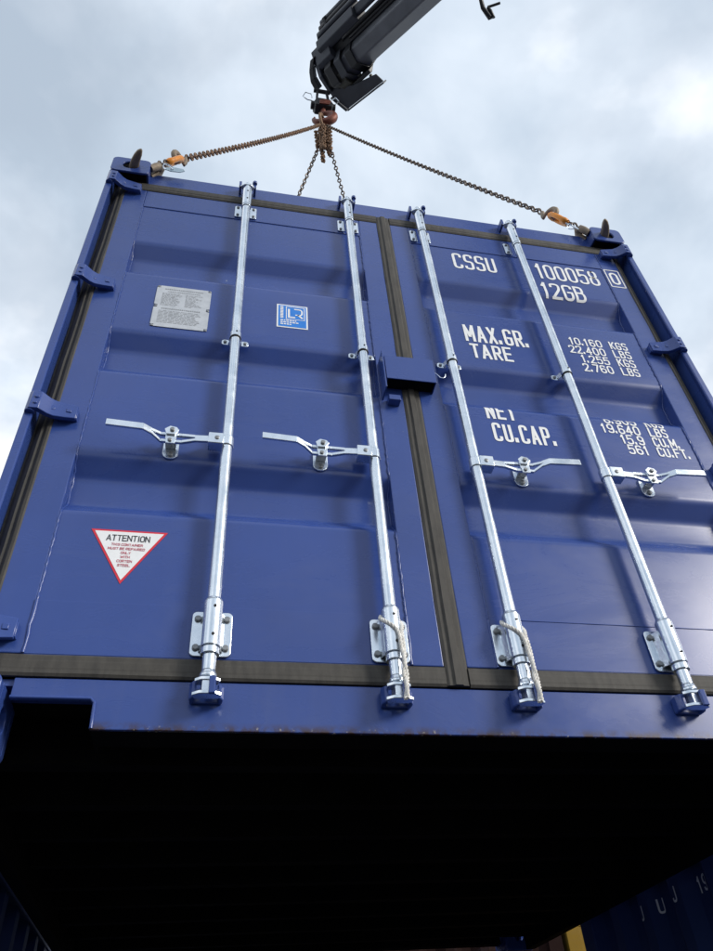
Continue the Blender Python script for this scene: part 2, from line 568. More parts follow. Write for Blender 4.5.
def ribbon(mb, pts, wd, put, step=0.010, closed=False):
    """A flat band of width wd along pts, each vertex laid on the surface by put(x, z)."""
    fine = [Vector(pts[0])]
    for a, b in zip(pts[:-1], pts[1:]):
        a, b = Vector(a), Vector(b)
        k = max(1, int(math.ceil((b - a).length / step)))
        fine += [a.lerp(b, (i + 1) / k) for i in range(k)]
    fine = [q for i, q in enumerate(fine) if i == 0 or (q - fine[i - 1]).length > 1e-7]
    m = len(fine)
    vs = []
    for i in range(m):
        d0 = (fine[i] - fine[i - 1]).normalized() if i > 0 else ((fine[0] - fine[-2]).normalized() if closed else None)
        d1 = (fine[i + 1] - fine[i]).normalized() if i < m - 1 else ((fine[1] - fine[0]).normalized() if closed else None)
        d0 = d0 or d1
        d1 = d1 or d0
        n0, n1 = Vector((-d0.y, d0.x)), Vector((-d1.y, d1.x))
        nn = n0 + n1
        nn = nn.normalized() if nn.length > 1e-6 else n0
        k = min(1.9, 1.0 / max(0.3, nn.dot(n0)))
        for s in (1, -1):
            q = fine[i] + nn * (s * wd / 2 * k)
            vs.append(put(q.x, q.y))
    mb.add(vs, [(2 * i, 2 * i + 1, 2 * i + 3, 2 * i + 2) for i in range(m - 1)])


_layer = [0]


def write(mb, text, x, z, h, w, sw, put, gap=None, right=False, center=False, slant=0.0):
    """Letters of cap height h and glyph width w from x on baseline z (centre lines inset by half a stroke)."""
    gap = sw * 1.65 if gap is None else gap
    h = h - sw

    def lay(pts, wd, closed=False):
        _layer[0] = (_layer[0] + 1) % 7
        lift = _layer[0] * 0.00012

        def put2(a, b):
            q = put(a, b)
            return (q[0] + put_n[0] * lift, q[1] + put_n[1] * lift, q[2])
        ribbon(mb, pts, wd, put2, closed=closed)
    put_n = getattr(put, 'n', (0, -1))

    def adv(ch):
        return w * .55 if ch == ' ' else (sw * 1.9 if ch == '.' else GW.get(ch, 1.0) * w + gap)
    total = sum(adv(c) for c in text) - gap
    if right:
        x -= total
    if center:
        x -= total / 2
    for ch in text:
        if ch != ' ':
            st, gw = glyph_strokes(ch, w, h)
            for kind, q in st:
                q = [Vector((x + a + slant * b - (sw * .2 if ch == '.' else 0), z + sw / 2 + b)) for a, b in q]
                if kind == 's':
                    for i in range(len(q) - 1):
                        d = (q[i + 1] - q[i]).normalized() * sw * .5
                        lay([q[i] - d, q[i + 1] + d], sw if ch != '.' else sw * 1.15)
                else:
                    lay(q, sw, kind == 'c')
        x += adv(ch)
    return x


# ================================================================== the hanging container
HW, HT = 1.219, 2.591          # half width, height
YF = -0.052                    # front of the corner castings; the doors lie back at y = 0
YB = 2.906                     # back end
root = tag(empty('shipping_container', (0, 0, ZO)),
           'navy blue ten foot shipping container hanging from chains, its two doors facing us', 'container')
GROOVES = ((2.008, 1.932, 1.836, 1.792), (1.436, 1.364, 1.262, 1.214), (0.838, 0.772, 0.672, 0.626))
GD = 0.044
PROFILE = [(0.0, 2.295)]
for a, b, c, d in GROOVES:
    PROFILE += [(0.0, a), (GD, b), (GD, c), (0.0, d)]
PROFILE.append((0.0, 0.150))
PROFILE = round_corners(PROFILE, 0.016, 6)


def prof_y(z):
    for (y0, z0), (y1, z1) in zip(PROFILE[:-1], PROFILE[1:]):
        if z1 <= z <= z0:
            t = (z0 - z) / max(1e-9, z0 - z1)
            return y0 + (y1 - y0) * t
    return 0.0


# ---- corner castings: hollow blocks with apertures
def casting_mesh(side, end, level):
    """side -1/+1, end -1 front / +1 back, level 0 bottom / 1 top."""
    mb = MB()
    x0, x1 = (-HW, -HW + 0.162) if side < 0 else (HW - 0.162, HW)
    y0, y1 = (YF, YF + 0.178) if end < 0 else (YB + 0.0 - 0.178, YB)
    z0, z1 = (-0.028, 0.118) if level == 0 else (HT - 0.120, HT)
    if level == 0 and end < 0:
        x0, x1 = (x0, x1 - .012) if side < 0 else (x0 + .012, x1)
    t = 0.010 if (level == 1 and end < 0) else 0.026
    xc, yc, zc = (x0 + x1) / 2, (y0 + y1) / 2, (z0 + z1) / 2
    # the two long faces (y)
    out = round_rect(x0, x1, z0, z1, 0.022)
    hole = round_rect(xc - 0.034, xc + 0.034, zc - 0.030, zc + 0.030, 0.029)
    for ya, yb in ((y0, y0 + t), (y1 - t, y1)):
        mb.holed(out, hole, 1, ya, yb)
    # sides (x), set a hair inside the rounded outline
    ox = round_rect(y0 + t, y1 - t, z0 + .012, z1 - .012, 0.002)
    hx = round_rect(yc - 0.030, yc + 0.030, zc - 0.026, zc + 0.026, 0.024)
    mb.holed(ox, hx, 0, x0 + .0005, x0 + t)
    mb.holed(ox, hx, 0, x1 - t, x1 - .0005)
    # top and bottom with the long twist-lock slot
    oz = round_rect(x0 + .012, x1 - .012, y0 + t, y1 - t, 0.002)
    hz = round_rect(xc - 0.031, xc + 0.031, yc - 0.058, yc + 0.058, 0.028)
    mb.holed(oz, hz, 2, z1 - t, z1 - .0005)
    if not (end < 0 and level == 1):                    # the front top blocks are open underneath
        mb.holed(oz, hz, 2, z0 + .0005, z0 + t)
    return mb


for side in (-1, 1):
    for end in (-1, 1):
        for level in (0, 1):
            cc = casting_mesh(side, end, level).build('corner_casting', 'paint', root, smooth=40, bevel=0.003)
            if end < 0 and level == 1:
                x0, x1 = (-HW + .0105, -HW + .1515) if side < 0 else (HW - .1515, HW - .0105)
                MB().box(x0, x1, YF + .0105, YF + .16, HT - .118, HT - .013).build('shade_block', 'bitumen_and_shade', cc)  # near-black block added for the shade inside the hollow casting

# ---- corner posts
for side in (-1, 1):
    s = side
    mb = MB()
    # front J-shaped post: outer flange, inner wall, back return
    poly = [(s * HW, YF + 0.004), (s * (HW - 0.026), YF + 0.004), (s * (HW - 0.026), YF + 0.012), (s * (HW - 0.020), -0.024), (s * (HW - 0.020), 0.046),
            (s * (HW - 0.100), 0.046), (s * (HW - 0.100), 0.080), (s * HW, 0.080)]
    mb.prism(poly, 2, 0.118, HT - 0.120)
    mb.build('corner_post', 'paint', root, bevel=0.004)
    mb = MB()
    mb.box(min(s * HW, s * (HW - .11)), max(s * HW, s * (HW - .11)), YB - .12, YB, 0.118, HT - 0.120)
    mb.build('corner_post', 'paint', root, bevel=0.004)

# ---- rear header over the doors and the sill below
mb = MB()
mb.prism([(0.000, 2.475), (0.000, 2.574), (0.012, 2.584), (0.110, 2.584), (0.110, 2.475)], 0, -HW + 0.158, HW - 0.158)
mb.build('header', 'paint', root, bevel=0.003)
mb = MB()
mb.box(-HW + .1, HW - .1, 0.055, 0.1, 2.40, 2.474)
mb.build('header_rebate', 'paint', root)
ZS = 0.012
NX0, NX1, NZ = 1.0575, 0.876, 0.080
sill_out = [(-NX0, 0.131), (-NX0, NZ), (-NX1 - .008, NZ), (-NX1, NZ - .008), (-NX1, ZS), (NX1, ZS), (NX1, NZ - .008), (NX1 + .008, NZ), (NX0, NZ), (NX0, 0.131)]
sill = MB().prism(sill_out, 1, 0.0, 0.010).build('sill', 'paint_sill', root, bevel=0.002)
MB().box(-NX1 + .002, NX1 - .002, 0.010, 0.10, ZS + .001, ZS + .008).build('flange', 'bitumen_and_shade', sill)
MB().box(-HW + .1, HW - .1, 0.0105, 0.10, 0.115, 0.1305).build('step', 'paint', sill)
for s in (-1, 1):
    # folded lip round each sling recess, and the recess's inner cheeks
    lip = MB()
    path = [(s * NX0, -0.001, NZ + .004), (s * (NX1 + .008), -0.001, NZ + .004), (s * (NX1 - .002), -0.001, NZ - .006), (s * (NX1 - .004), -0.001, ZS + .002)]
    lip.tube(path, 0.0042, 8)
    lip.build('recess_lip', 'paint', sill, smooth=60)
    ch = MB().box(min(s * NX1, s * (NX1 - .006)), max(s * NX1, s * (NX1 - .006)), 0.0105, 0.16, ZS + .012, NZ)
    ch.build('recess_cheek', 'bitumen_and_shade', sill)

# ---- side walls, roof, back wall, floor and the members beneath
def corrugated_wall(mb, along0, along1, z0, z1, put, pitch=0.278, depth=0.036, t=0.002):
    n = max(1, round((along1 - along0) / pitch))
    p = (along1 - along0) / n
    prof = []
    for i in range(n):
        a = along0 + i * p
        prof += [(a, 0), (a + p * .25, 0), (a + p * .5, depth), (a + p * .75, depth)]
    prof.append((along1, 0))
    vs, fs = [], []
    for a, d in prof:
        vs += [put(a, d, z0), put(a, d, z1)]
    for i in range(len(prof) - 1):
        fs.append((2 * i, 2 * i + 2, 2 * i + 3, 2 * i + 1))
    mb.add(vs, fs)


for s in (-1, 1):
    mb = MB()
    corrugated_wall(mb, 0.08, YB - .12, 0.16, 2.53, lambda a, d, z: (s * (HW - 0.008 - d), a, z))
    mb.build('side_wall', 'paint', root)
    x0, x1 = sorted((s * (HW - .004), s * (HW - .064)))
    MB().box(x0, x1, 0.093, YB - .178, 2.53, 2.582).build('top_rail', 'paint', root, bevel=0.003)
    x0, x1 = sorted((s * (HW - .004), s * (HW - .052)))
    MB().box(x0, x1, 0.093, YB - .178, -0.026, 0.16).build('bottom_rail', 'bitumen_and_shade', root, bevel=0.003)
mb = MB()
corrugated_wall(mb, -HW + .11, HW - .11, 0.12, 2.53, lambda a, d, z: (a, YB - .01 - d, z))
mb.build('back_wall', 'paint', root)
MB().box(-HW + .05, HW - .05, 0.11, YB - .05, 2.555, 2.572).build('roof', 'paint', root)
MB().box(-HW + .16, HW - .16, YB - .09, YB - .02, 0.016, 0.13).build('end_rail', 'bitumen_and_shade', root)
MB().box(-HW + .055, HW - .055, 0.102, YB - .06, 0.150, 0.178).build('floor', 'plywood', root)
for i in range(9):
    y = 0.26 + i * 0.30
    mb = MB()
    mb.box(-HW + .053, HW - .053, y, y + .005, 0.030, 0.149)
    mb.box(-HW + .053, HW - .053, y + .0055, y + .045, 0.030, 0.0345)
    mb.box(-HW + .053, HW - .053, y + .0055, y + .045, 0.1445, 0.149)
    mb.build('cross_member', 'bitumen_and_shade', root)

# ---- doors
STL_O, STL_P = 1.150, 1.056    # outer edge of the door, inner edge of its outer stile
CEN_P, CEN_O = 0.115, 0.031    # inner edge of the meeting stile, edge at the middle


def gasket_strip(axis, at0, at1, lo, hi, name_parent, ridge=0.010):
    """Ribbed rubber strip between lo and hi, running along axis (0 = x, 2 = z) from at0 to at1."""
    w = hi - lo
    prof = [(lo, 0.004), (lo, -0.004), (lo + w * .12, -0.008), (lo + w * .28, -0.008), (lo + w * .36, -ridge - .003), (lo + w * .64, -ridge - .003),
            (lo + w * .72, -0.008), (lo + w * .90, -0.008), (hi, -0.003), (hi, 0.004)]
    mb = MB()
    n = max(2, int((at1 - at0) / 0.12))
    m = len(prof)
    vs, fs = [], []
    rnd = random.Random(int(at0 * 977 + lo * 131))
    for i in range(n + 1):
        a = at0 + (at1 - at0) * i / n
        jit = rnd.uniform(-.0012, .0012)
        for c, y in prof:
            vs.append((a, y + jit, c + jit) if axis == 0 else (c + jit, y + jit, a))
    for i in range(n):
        for k in range(m):
            fs.append((i * m + k, (i + 1) * m + k, (i + 1) * m + (k + 1) % m, i * m + (k + 1) % m))
    fs.append(tuple(range(m)))
    fs.append(tuple(range(n * m, n * m + m)))
    mb.add(vs, fs)
    return mb.build('gasket', 'rubber', name_parent)


def lip_gasket(s, z0, z1, parent):
    """Lip seal down the hinge side: slopes back from the door's edge to the post, with two ribs."""
    xa, xb = STL_O - .004, STL_O + .050
    ya, yb = -0.008, 0.036
    d = Vector((xb - xa, yb - ya)).normalized()
    nrm = Vector((d.y, -d.x))                        # outwards, away from the container
    prof = []
    for t, h in ((0, 0), (.10, .004), (.30, .004), (.36, .009), (.56, .009), (.62, .003), (.86, .003), (.90, .006), (1, .006), (1, -.006), (0, -.006)):
        q = Vector((xa, ya)) + (Vector((xb, yb)) - Vector((xa, ya))) * t + nrm * h
        prof.append((s * q.x, q.y))
    rnd = random.Random(31 + s)
    n = int((z1 - z0) / .12)
    m = len(prof)
    vs, fs = [], []
    for i in range(n + 1):
        j = rnd.uniform(-.0010, .0010)
        vs += [(x + j, y + j, z0 + (z1 - z0) * i / n) for x, y in prof]
    for i in range(n):
        for k in range(m):
            fs.append((i * m + k, (i + 1) * m + k, (i + 1) * m + (k + 1) % m, i * m + (k + 1) % m))
    fs += [tuple(range(m)), tuple(range(n * m, n * m + m))]
    return MB().add(vs, fs).build('gasket', 'rubber', parent)


def bead(path, r, parent, name='weld_bead', seed=3):
    rnd = random.Random(seed)
    pts, rr = [], []
    for a, b in zip(path[:-1], path[1:]):
        a, b = Vector(a), Vector(b)
        n = max(2, int((b - a).length / 0.022))
        for i in range(n):
            pts.append(a.lerp(b, i / n) + Vector((rnd.uniform(-1, 1) * r * .35, 0, 0)))
            rr.append(r * rnd.uniform(.75, 1.25))
    pts.append(Vector(path[-1]))
    rr.append(r)
    return MB().tube(pts, rr, 6).build(name, 'paint', parent, smooth=70)


def build_hinge(s, z, parent):
    """Forged hinge blade: knuckle on the post, ramp over the gasket, tapered tongue on the door."""
    mid = [(s * 1.213, -0.046), (s * 1.200, -0.060), (s * 1.182, -0.060), (s * 1.160, -0.040), (s * 1.142, -0.030), (s * 1.112, -0.026), (s * 1.078, -0.023)]
    th = [.007, .009, .009, .008, .008, .007, .006]
    hh = [.036, .036, .035, .033, .032, .030, .026]
    mb = MB()
    rings = []
    for i, (x, y) in enumerate(mid):
        a = Vector(mid[max(0, i - 1)])
        b = Vector(mid[min(len(mid) - 1, i + 1)])
        d = (b - a).normalized()
        n = Vector((-d.y, d.x))
        p0, p1 = Vector((x, y)) + n * th[i], Vector((x, y)) - n * th[i]
        rings.append([(p0.x, p0.y, z - hh[i]), (p1.x, p1.y, z - hh[i]), (p1.x, p1.y, z + hh[i]), (p0.x, p0.y, z + hh[i])])
    vs = [v for r in rings for v in r]
    fs = []
    for i in range(len(rings) - 1):
        for k in range(4):
            fs.append((4 * i + k, 4 * i + 4 + k, 4 * i + 4 + (k + 1) % 4, 4 * i + (k + 1) % 4))
    fs += [(0, 1, 2, 3), tuple(4 * (len(rings) - 1) + k for k in (3, 2, 1, 0))]
    mb.add(vs, fs)
    mb.cyl((s * 1.202, -0.050, z - .040), (s * 1.202, -0.050, z + .040), 0.015, n=14)      # knuckle
    mb.box(*sorted((s * 1.076, s * 1.132)), -0.022, -0.0035, z - .020, z + .020)           # foot on the door
    # pressed marks on the face
    mb.cyl((s * 1.150, -0.034, z), (s * 1.1475, -0.0425, z), 0.011, n=14)
    mb.box(*sorted((s * 1.092, s * 1.108)), -0.0345, -0.028, z - .008, z + .008)
    mb.cyl((s * 1.188, -0.062, z + .012), (s * 1.188, -0.072, z + .012), 0.007, n=10)
    mb.cyl((s * 1.188, -0.062, z - .014), (s * 1.188, -0.072, z - .014), 0.006, n=10)
    return mb.build('hinge', 'paint', parent, smooth=35, bevel=0.0025)


doors = {}
for s in (-1, 1):
    def sx(a, b):
        return sorted((s * a, s * b))
    fr = MB()
    fr.box(*sx(STL_O, STL_P), -0.004, 0.050, 0.190, 2.414)             # hinge stile
    fr.box(*sx(CEN_P, CEN_O), -0.004, 0.050, 0.190, 2.414)             # meeting stile
    door = fr.build('door', 'paint', root, bevel=0.003)
    doors[s] = door
    MB().box(*sx(STL_P, CEN_P), -0.0035, 0.040, 2.282, 2.4135).build('top_rail', 'paint', door, bevel=0.0025)
    MB().box(*sx(STL_P, CEN_P), -0.0011, 0.040, 0.191, 0.337).build('bottom_rail', 'paint', door, bevel=0.0008)
    # pressed panel with three horizontal grooves
    xa, xb = sx(STL_P, CEN_P)
    vs, fs = [], []
    nx = 8
    for y, z in PROFILE:
        for i in range(nx + 1):
            vs.append((xa + (xb - xa) * i / nx, y, z))
    for j in range(len(PROFILE) - 1):
        for i in range(nx):
            a = j * (nx + 1) + i
            fs.append((a, a + 1, a + nx + 2, a + nx + 1))
    MB().add(vs, fs).build('panel', 'paint', door, smooth=30)
    # weld runs down both stiles, following the pressed sheet
    for xx, sd in ((s * (STL_P - .001), 5), (s * (CEN_P + .001), 9)):
        pts = [(xx, min(prof_y(z), 0.05) - .001, z) for z in [2.280 - i * 0.0175 for i in range(112)] if z > 0.335]
        bead(pts, 0.0036, door, seed=sd + s)
        bead([(xx, -0.003, 0.335), (xx, -0.003, 0.192)], 0.0045, door, seed=sd)
    # rubber all round
    lip_gasket(s, 0.126, 2.468, door)
    x0, x1 = sx(STL_O, CEN_O)
    gasket_strip(0, x0, x1, 0.134, 0.1885, door, 0.0055)
    gasket_strip(0, x0, x1, 2.416, 2.473, door, 0.007)
    for z in (2.392, 1.668, 0.978, 0.242):
        build_hinge(s, z, door)
gasket_strip(2, 0.137, 2.462, -CEN_O, CEN_O, doors[1], 0.011)
# second seam of the right-hand bottom rail has a ragged bead
bead([(0.20, -0.0012, 0.3385), (0.55, -0.0012, 0.337), (1.05, -0.0012, 0.336)], 0.0017, doors[1], seed=21)


# ---- locking bars
_bolt_cache = {}


def bolt_mesh(r, h, mat, dome):
    key = (r, h, mat, dome)
    if key not in _bolt_cache:
        mb = MB()
        if dome:
            mb.cyl((0, 0, 0), (0, -h * .7, 0), r, n=12)
            mb.cyl((0, -h * .7, 0), (0, -h, 0), r, r * .72, n=12)
        else:
            mb.cyl((0, 0, 0), (0, -h, 0), r, n=12)
        o = mb.build('bolt', mat, None, smooth=40)
        _bolt_cache[key] = o.data
        bpy.data.objects.remove(o)
    return _bolt_cache[key]


def bolt(parent, x, y, z, r=0.0085, h=0.007, name='bolt', mat='bolt', dome=True):
    """Round-headed bolt standing off towards -y."""
    o = bpy.data.objects.new(name, bolt_mesh(r, h, mat, dome))
    COL.objects.link(o)
    o.parent = parent
    o.location = (x, y, z)
    return o


def handle_mesh(s, x, z):
    """Flat pressed handle reaching outwards (direction s) from the bar at x, with an eye at the catch."""
    mb = MB()

    def bar(path, hh, t):
        for (a, b) in zip(path[:-1], path[1:]):
            (xa, ya, za), (xb, yb, zb) = a, b
            mb.hexa([(xa, ya - t, za - hh), (xb, yb - t, zb - hh), (xb, yb + t, zb - hh), (xa, ya + t, za - hh),
                     (xa, ya - t, za + hh), (xb, yb - t, zb + hh), (xb, yb + t, zb + hh), (xa, ya + t, za + hh)])
    bar([(x + s * .045, -0.0520, z), (x + s * .095, -0.0500, z - .001)], .0120, .0045)
    bar([(x + s * .094, -0.0502, z + .006), (x + s * .135, -0.0440, z + .013), (x + s * .195, -0.0440, z + .013), (x + s * .226, -0.0620, z + .011)], .0052, .0050)
    bar([(x + s * .094, -0.0502, z - .008), (x + s * .135, -0.0440, z - .015), (x + s * .195, -0.0440, z - .015), (x + s * .226, -0.0620, z + .002)], .0052, .0050)
    bar([(x + s * .222, -0.0600, z + .006), (x + s * .246, -0.0720, z + .010), (x + s * .352, -0.0760, z + .012)], .0120, .0042)
    return mb


BARS = ((-0.626, -1), (-0.170, -1), (0.166, 1), (0.622, 1))
for bx, s in BARS:
    BY = -0.041
    rod = MB()
    rod.cyl((bx, BY, 0.320), (bx, BY, 2.330), 0.0168, n=28, caps=False)
    bar_o = rod.build('locking_bar', 'galv', root, smooth=50)
    # bottom guide: wide plate with four bolts, sleeve, ring, reduced spigot
    g = MB()
    pl = round_rect(bx - .050, bx + .050, 0.194, 0.318, 0.012)
    g.prism(pl, 1, -0.009, -0.0045)
    for dx in (-1, 1):
        g.hexa([(bx + dx * .020, -.030, .204), (bx + dx * .030, -.009, .204), (bx + dx * .026, -.009, .204), (bx + dx * .016, -.030, .204),
                (bx + dx * .020, -.030, .308), (bx + dx * .030, -.009, .308), (bx + dx * .026, -.009, .308), (bx + dx * .016, -.030, .308)])
    g.cyl((bx, BY, 0.200), (bx, BY, 0.326), 0.0238, n=28)
    g.cyl((bx, BY, 0.326), (bx, BY, 0.336), 0.0238, 0.0185, n=28)
    g.build('bottom_guide', 'galv', bar_o, smooth=40, bevel=0.0015)
    for dx in (-.036, .036):
        for z in (0.216, 0.296):
            bolt(bar_o, bx + dx, -.009, z)
    for z in (0.226, 0.304):
        bolt(bar_o, bx + .004, BY - .0232, z, .0040, .0014, 'rivet_hole', 'dark_hole', False)
    e = MB()
    e.cyl((bx, BY, 0.1995), (bx, BY, 0.197), 0.0205, n=24)
    e.cyl((bx, BY, 0.197), (bx, BY, 0.180), 0.0225, n=24)
    e.cyl((bx, BY, 0.180), (bx, BY, 0.138), 0.0170, n=24)
    e.cyl((bx, BY, 0.138), (bx, BY, 0.128), 0.0170, 0.0212, n=24)
    e.cyl((bx, BY, 0.128), (bx, BY, 0.121), 0.0212, n=24)
    e.cyl((bx, BY, 0.121), (bx, BY, 0.090), 0.0150, n=20)
    # cam: forked plates and a tooth
    for z, w in ((0.112, .030), (0.078, .034)):
        e.prism([(bx - w, BY - .010), (bx - w * .5, BY - .022), (bx + w * .4, BY - .024), (bx + w, BY - .012), (bx + w * .8, BY + .006), (bx - w * .8, BY + .010)], 2, z - .0042, z + .0042)
    e.prism([(bx - .012, BY - .020), (bx + .012, BY - .020), (bx + .016, BY + .008), (bx - .016, BY + .008)], 2, 0.078, 0.108)
    e.build('cam', 'galv', bar_o, smooth=35, bevel=0.0015)
    # keeper welded to the sill, holding the cam
    k = MB()
    k.prism([(bx - .038, 0.0), (bx - .040, -.026), (bx - .032, -.042), (bx - .023, -.039), (bx - .027, -.026), (bx - .026, 0.0)], 2, 0.074, 0.116)
    k.prism([(bx + .037, 0.0), (bx + .039, -.024), (bx + .032, -.038), (bx + .023, -.035), (bx + .027, -.024), (bx + .026, 0.0)], 2, 0.074, 0.110)
    k.box(bx - .032, bx + .032, -.010, -.0005, 0.0745, 0.109)
    k.build('keeper', 'paint', bar_o, bevel=0.004)
    k = MB()
    k.prism([(bx + .004, BY - .034), (bx + .018, BY - .036), (bx + .020, BY - .0245), (bx + .004, BY - .0245)], 2, 0.070, 0.112)
    k.build('cam_tooth', 'paint', bar_o, bevel=0.002)
    # middle guide: strap with two ears
    z = 1.414
    g = MB()
    g.cyl((bx, BY, z - .013), (bx, BY, z + .013), 0.0200, n=26)
    for dx in (-1, 1):
        ear = round_rect(*sorted((bx + dx * .014, bx + dx * .047)), z - .014, z + .014, 0.010)
        g.prism(ear, 1, -0.011, -0.006)
        g.hexa([(bx + dx * .015, -.036, z - .012), (bx + dx * .026, -.009, z - .012), (bx + dx * .022, -.009, z - .012), (bx + dx * .012, -.036, z - .012),
                (bx + dx * .015, -.036, z + .012), (bx + dx * .026, -.009, z + .012), (bx + dx * .022, -.009, z + .012), (bx + dx * .012, -.036, z + .012)])
    g.build('middle_guide', 'galv', bar_o, smooth=40, bevel=0.001)
    for dx in (-.035, .035):
        bolt(bar_o, bx + dx, -.011, z, .0062, .005)
    bolt(bar_o, bx + .003, BY - .0195, z + .006, .0032, .0016, 'rivet_hole', 'dark_hole', False)
    MB().tube([(bx + .0182 * math.cos(a), BY + .0182 * math.sin(a), z - .0165) for a in [i * math.pi / 12 for i in range(24)]], 0.0022, 6, closed=True).build('liner', 'hose', bar_o, smooth=60)
    # top guide and top cam with its keeper on the header
    z = 2.340
    g = MB()
    for dx in (-1, 1):
        pl = round_rect(*sorted((bx + dx * .016, bx + dx * .047)), z - .048, z + .040, 0.007)
        g.prism(pl, 1, -0.010, -0.0055)
    g.cyl((bx, BY, z - .010), (bx, BY, z + .130), 0.0200, n=26)
    g.cyl((bx, BY, z - .024), (bx, BY, z - .014), 0.0200, n=26)
    g.build('top_guide', 'galv', bar_o, smooth=40, bevel=0.001)
    for dx in (-.034, .034):
        for dz in (-.034, .026):
            bolt(bar_o, bx + dx, -.010, z + dz, .0062, .005)
    for dz in (.030, .095):
        bolt(bar_o, bx + .002, BY - .0194, z + dz, .0036, .0018, 'rivet_hole', 'dark_hole', False)
    e = MB()
    e.cyl((bx, BY, 2.466), (bx, BY, 2.520), 0.0165, n=20)
    e.cyl((bx, BY, 2.520), (bx, BY, 2.534), 0.0165, 0.011, n=20)
    e.prism([(bx - .034, BY - .004), (bx - .012, BY - .018), (bx + .014, BY - .018), (bx + .032, BY - .004), (bx + .020, BY + .014), (bx - .020, BY + .014)], 2, 2.494, 2.501)
    e.build('cam', 'galv', bar_o, smooth=35, bevel=0.001)
    k = MB()
    k.box(bx - .038, bx - .027, -.046, -.0005, 2.500, 2.542)
    k.build('keeper', 'paint', bar_o, bevel=0.002)
    k = MB()
    k.box(bx + .027, bx + .038, -.046, -.0005, 2.500, 2.530)
    k.cyl((bx + .031, BY - .006, 2.529), (bx + .031, BY - .006, 2.544), .011, n=10)
    k.build('keeper', 'paint', bar_o, bevel=0.002)
    # handle with its hub on the bar, and the catch on the door
    z = 0.888
    h = MB()
    h.box(*sorted((bx + s * .010, bx + s * .056)), -.063, -.024, z - .0215, z + .0215)
    h.cyl((bx, BY, z - .019), (bx, BY, z + .019), 0.0205, n=26)
    h.build('handle_hub', 'galv', bar_o, smooth=40, bevel=0.0022)
    bolt(bar_o, bx + s * .030, -.062, z, .0072, .004)
    handle_mesh(s, bx, z).build('handle', 'galv', bar_o, bevel=0.0015)
    c = MB()
    cx = bx + s * .165
    pl = round_rect(cx - .023, cx + .023, z - .048, z + .034, 0.020)
    c.prism(pl, 1, -0.007, -0.0005)
    c.box(cx - .016, cx + .016, -.052, -.0072, z - .0115, z + .0095)
    c.prism([(cx - .021, z + .024), (cx - .006, z + .038), (cx + .014, z + .034), (cx + .022, z + .022), (cx + .010, z + .004), (cx - .014, z + .004)], 1, -.058, -.051)
    c.prism([(cx - .013, z - .030), (cx + .013, z - .030), (cx + .015, z - .010), (cx - .015, z - .010)], 1, -.054, -.050)
    c.build('handle_catch', 'galv', bar_o, bevel=0.0012)
    bolt(bar_o, cx + .001, -.007, z - .033, .0085, .006)
    bolt(bar_o, cx + .002, -.058, z + .021, .0075, .006)
    bolt(bar_o, cx - .002, -.054, z - .018, .0065, .005)

# ---- lock box across the two doors
lb = MB()
t = .004
x0, x1, z0, z1, yf = -0.098, 0.082, 1.252, 1.376, -0.060
lb.box(x0, x1, yf, yf + t, z0, z1)
lb.box(x0, x1, yf + t + .0003, -.005, z1 - t, z1 - .0005)
lb.box(x0 + .0005, x0 + t, yf + t + .0003, -.005, z0, z1 - t - .0005)
lb.box(x1 - t, x1 - .0005, yf + t + .0003, -.005, z0, z1 - t - .0005)
lock_box = lb.build('lock_box', 'paint', root, bevel=0.0012)
br = MB()
br.box(-.109, -.104, -.070, -.0045, 1.195, 1.390)
br.box(-.1038, -.050, -.012, -.0045, 1.379, 1.390)
br.build('side_bracket', 'paint', lock_box, bevel=0.001)
MB().box(-.092, -.050, -.036, -.0045, 1.170, 1.195).build('staple', 'paint', lock_box, bevel=0.002)
MB().box(-.093, .0775, -.0555, -.0055, 1.258, 1.300).build('lock_box_shade', 'bitumen_and_shade', lock_box, bevel=0.003)  # black filler added in the open box as its inner shade
MB().tube([(.088, -.030, 1.345), (.098, -.040, 1.320), (.104, -.048, 1.296), (.114, -.052, 1.290), (.122, -.052, 1.300), (.124, -.052, 1.312)], .0025, 8).build('wire_hook', 'galv', lock_box, smooth=60)

# ---- print on the doors
D0 = 0.0011


def on_panel(x, z):
    return (x, prof_y(z) - D0, z)


def lettering(name, rows, mat='white_vinyl', put=on_panel, parent=None):
    mb = MB()
    for r in rows:
        kw = dict(r[6]) if len(r) > 6 else {}
        write(mb, r[0], r[1], r[2], r[3], r[4], r[5], put, **kw)
    return mb.build(name, mat, parent or doors[1])


R_ = {'right': True}
lettering('owner_code', [('CSSU', 0.308, 2.126, 0.122, 0.0318, 0.0126)])
lettering('serial_number', [('100058', 0.706, 2.132, 0.122, 0.0352, 0.0122)])
lettering('size_type_code', [('12GB', 0.698, 1.990, 0.110, 0.0375, 0.0122)])
lettering('weight_heading', [('MAX.GR.', 0.272, 1.598, 0.106, 0.0250, 0.0120)])
lettering('weight_heading', [('TARE', 0.280, 1.496, 0.088, 0.0255, 0.0112)])
NR, UX = 0.866, 0.908
for k, (fig, unit) in enumerate((('10.160', 'KGS'), ('22.400', 'LBS'), ('1.255', 'KGS'), ('2.760', 'LBS'))):
    zz = 1.655 - k * .0555
    lettering('weight_figure', [(fig, NR, zz, 0.049, 0.0196, 0.0066, R_)])
    lettering('weight_unit', [(unit, UX, zz, 0.049, 0.0170, 0.0066)])
lettering('capacity_heading', [('NET', 0.276, 1.158, 0.086, 0.0220, 0.0110)])
lettering('capacity_heading', [('CU.CAP.', 0.284, 1.046, 0.092, 0.0208, 0.0112)])
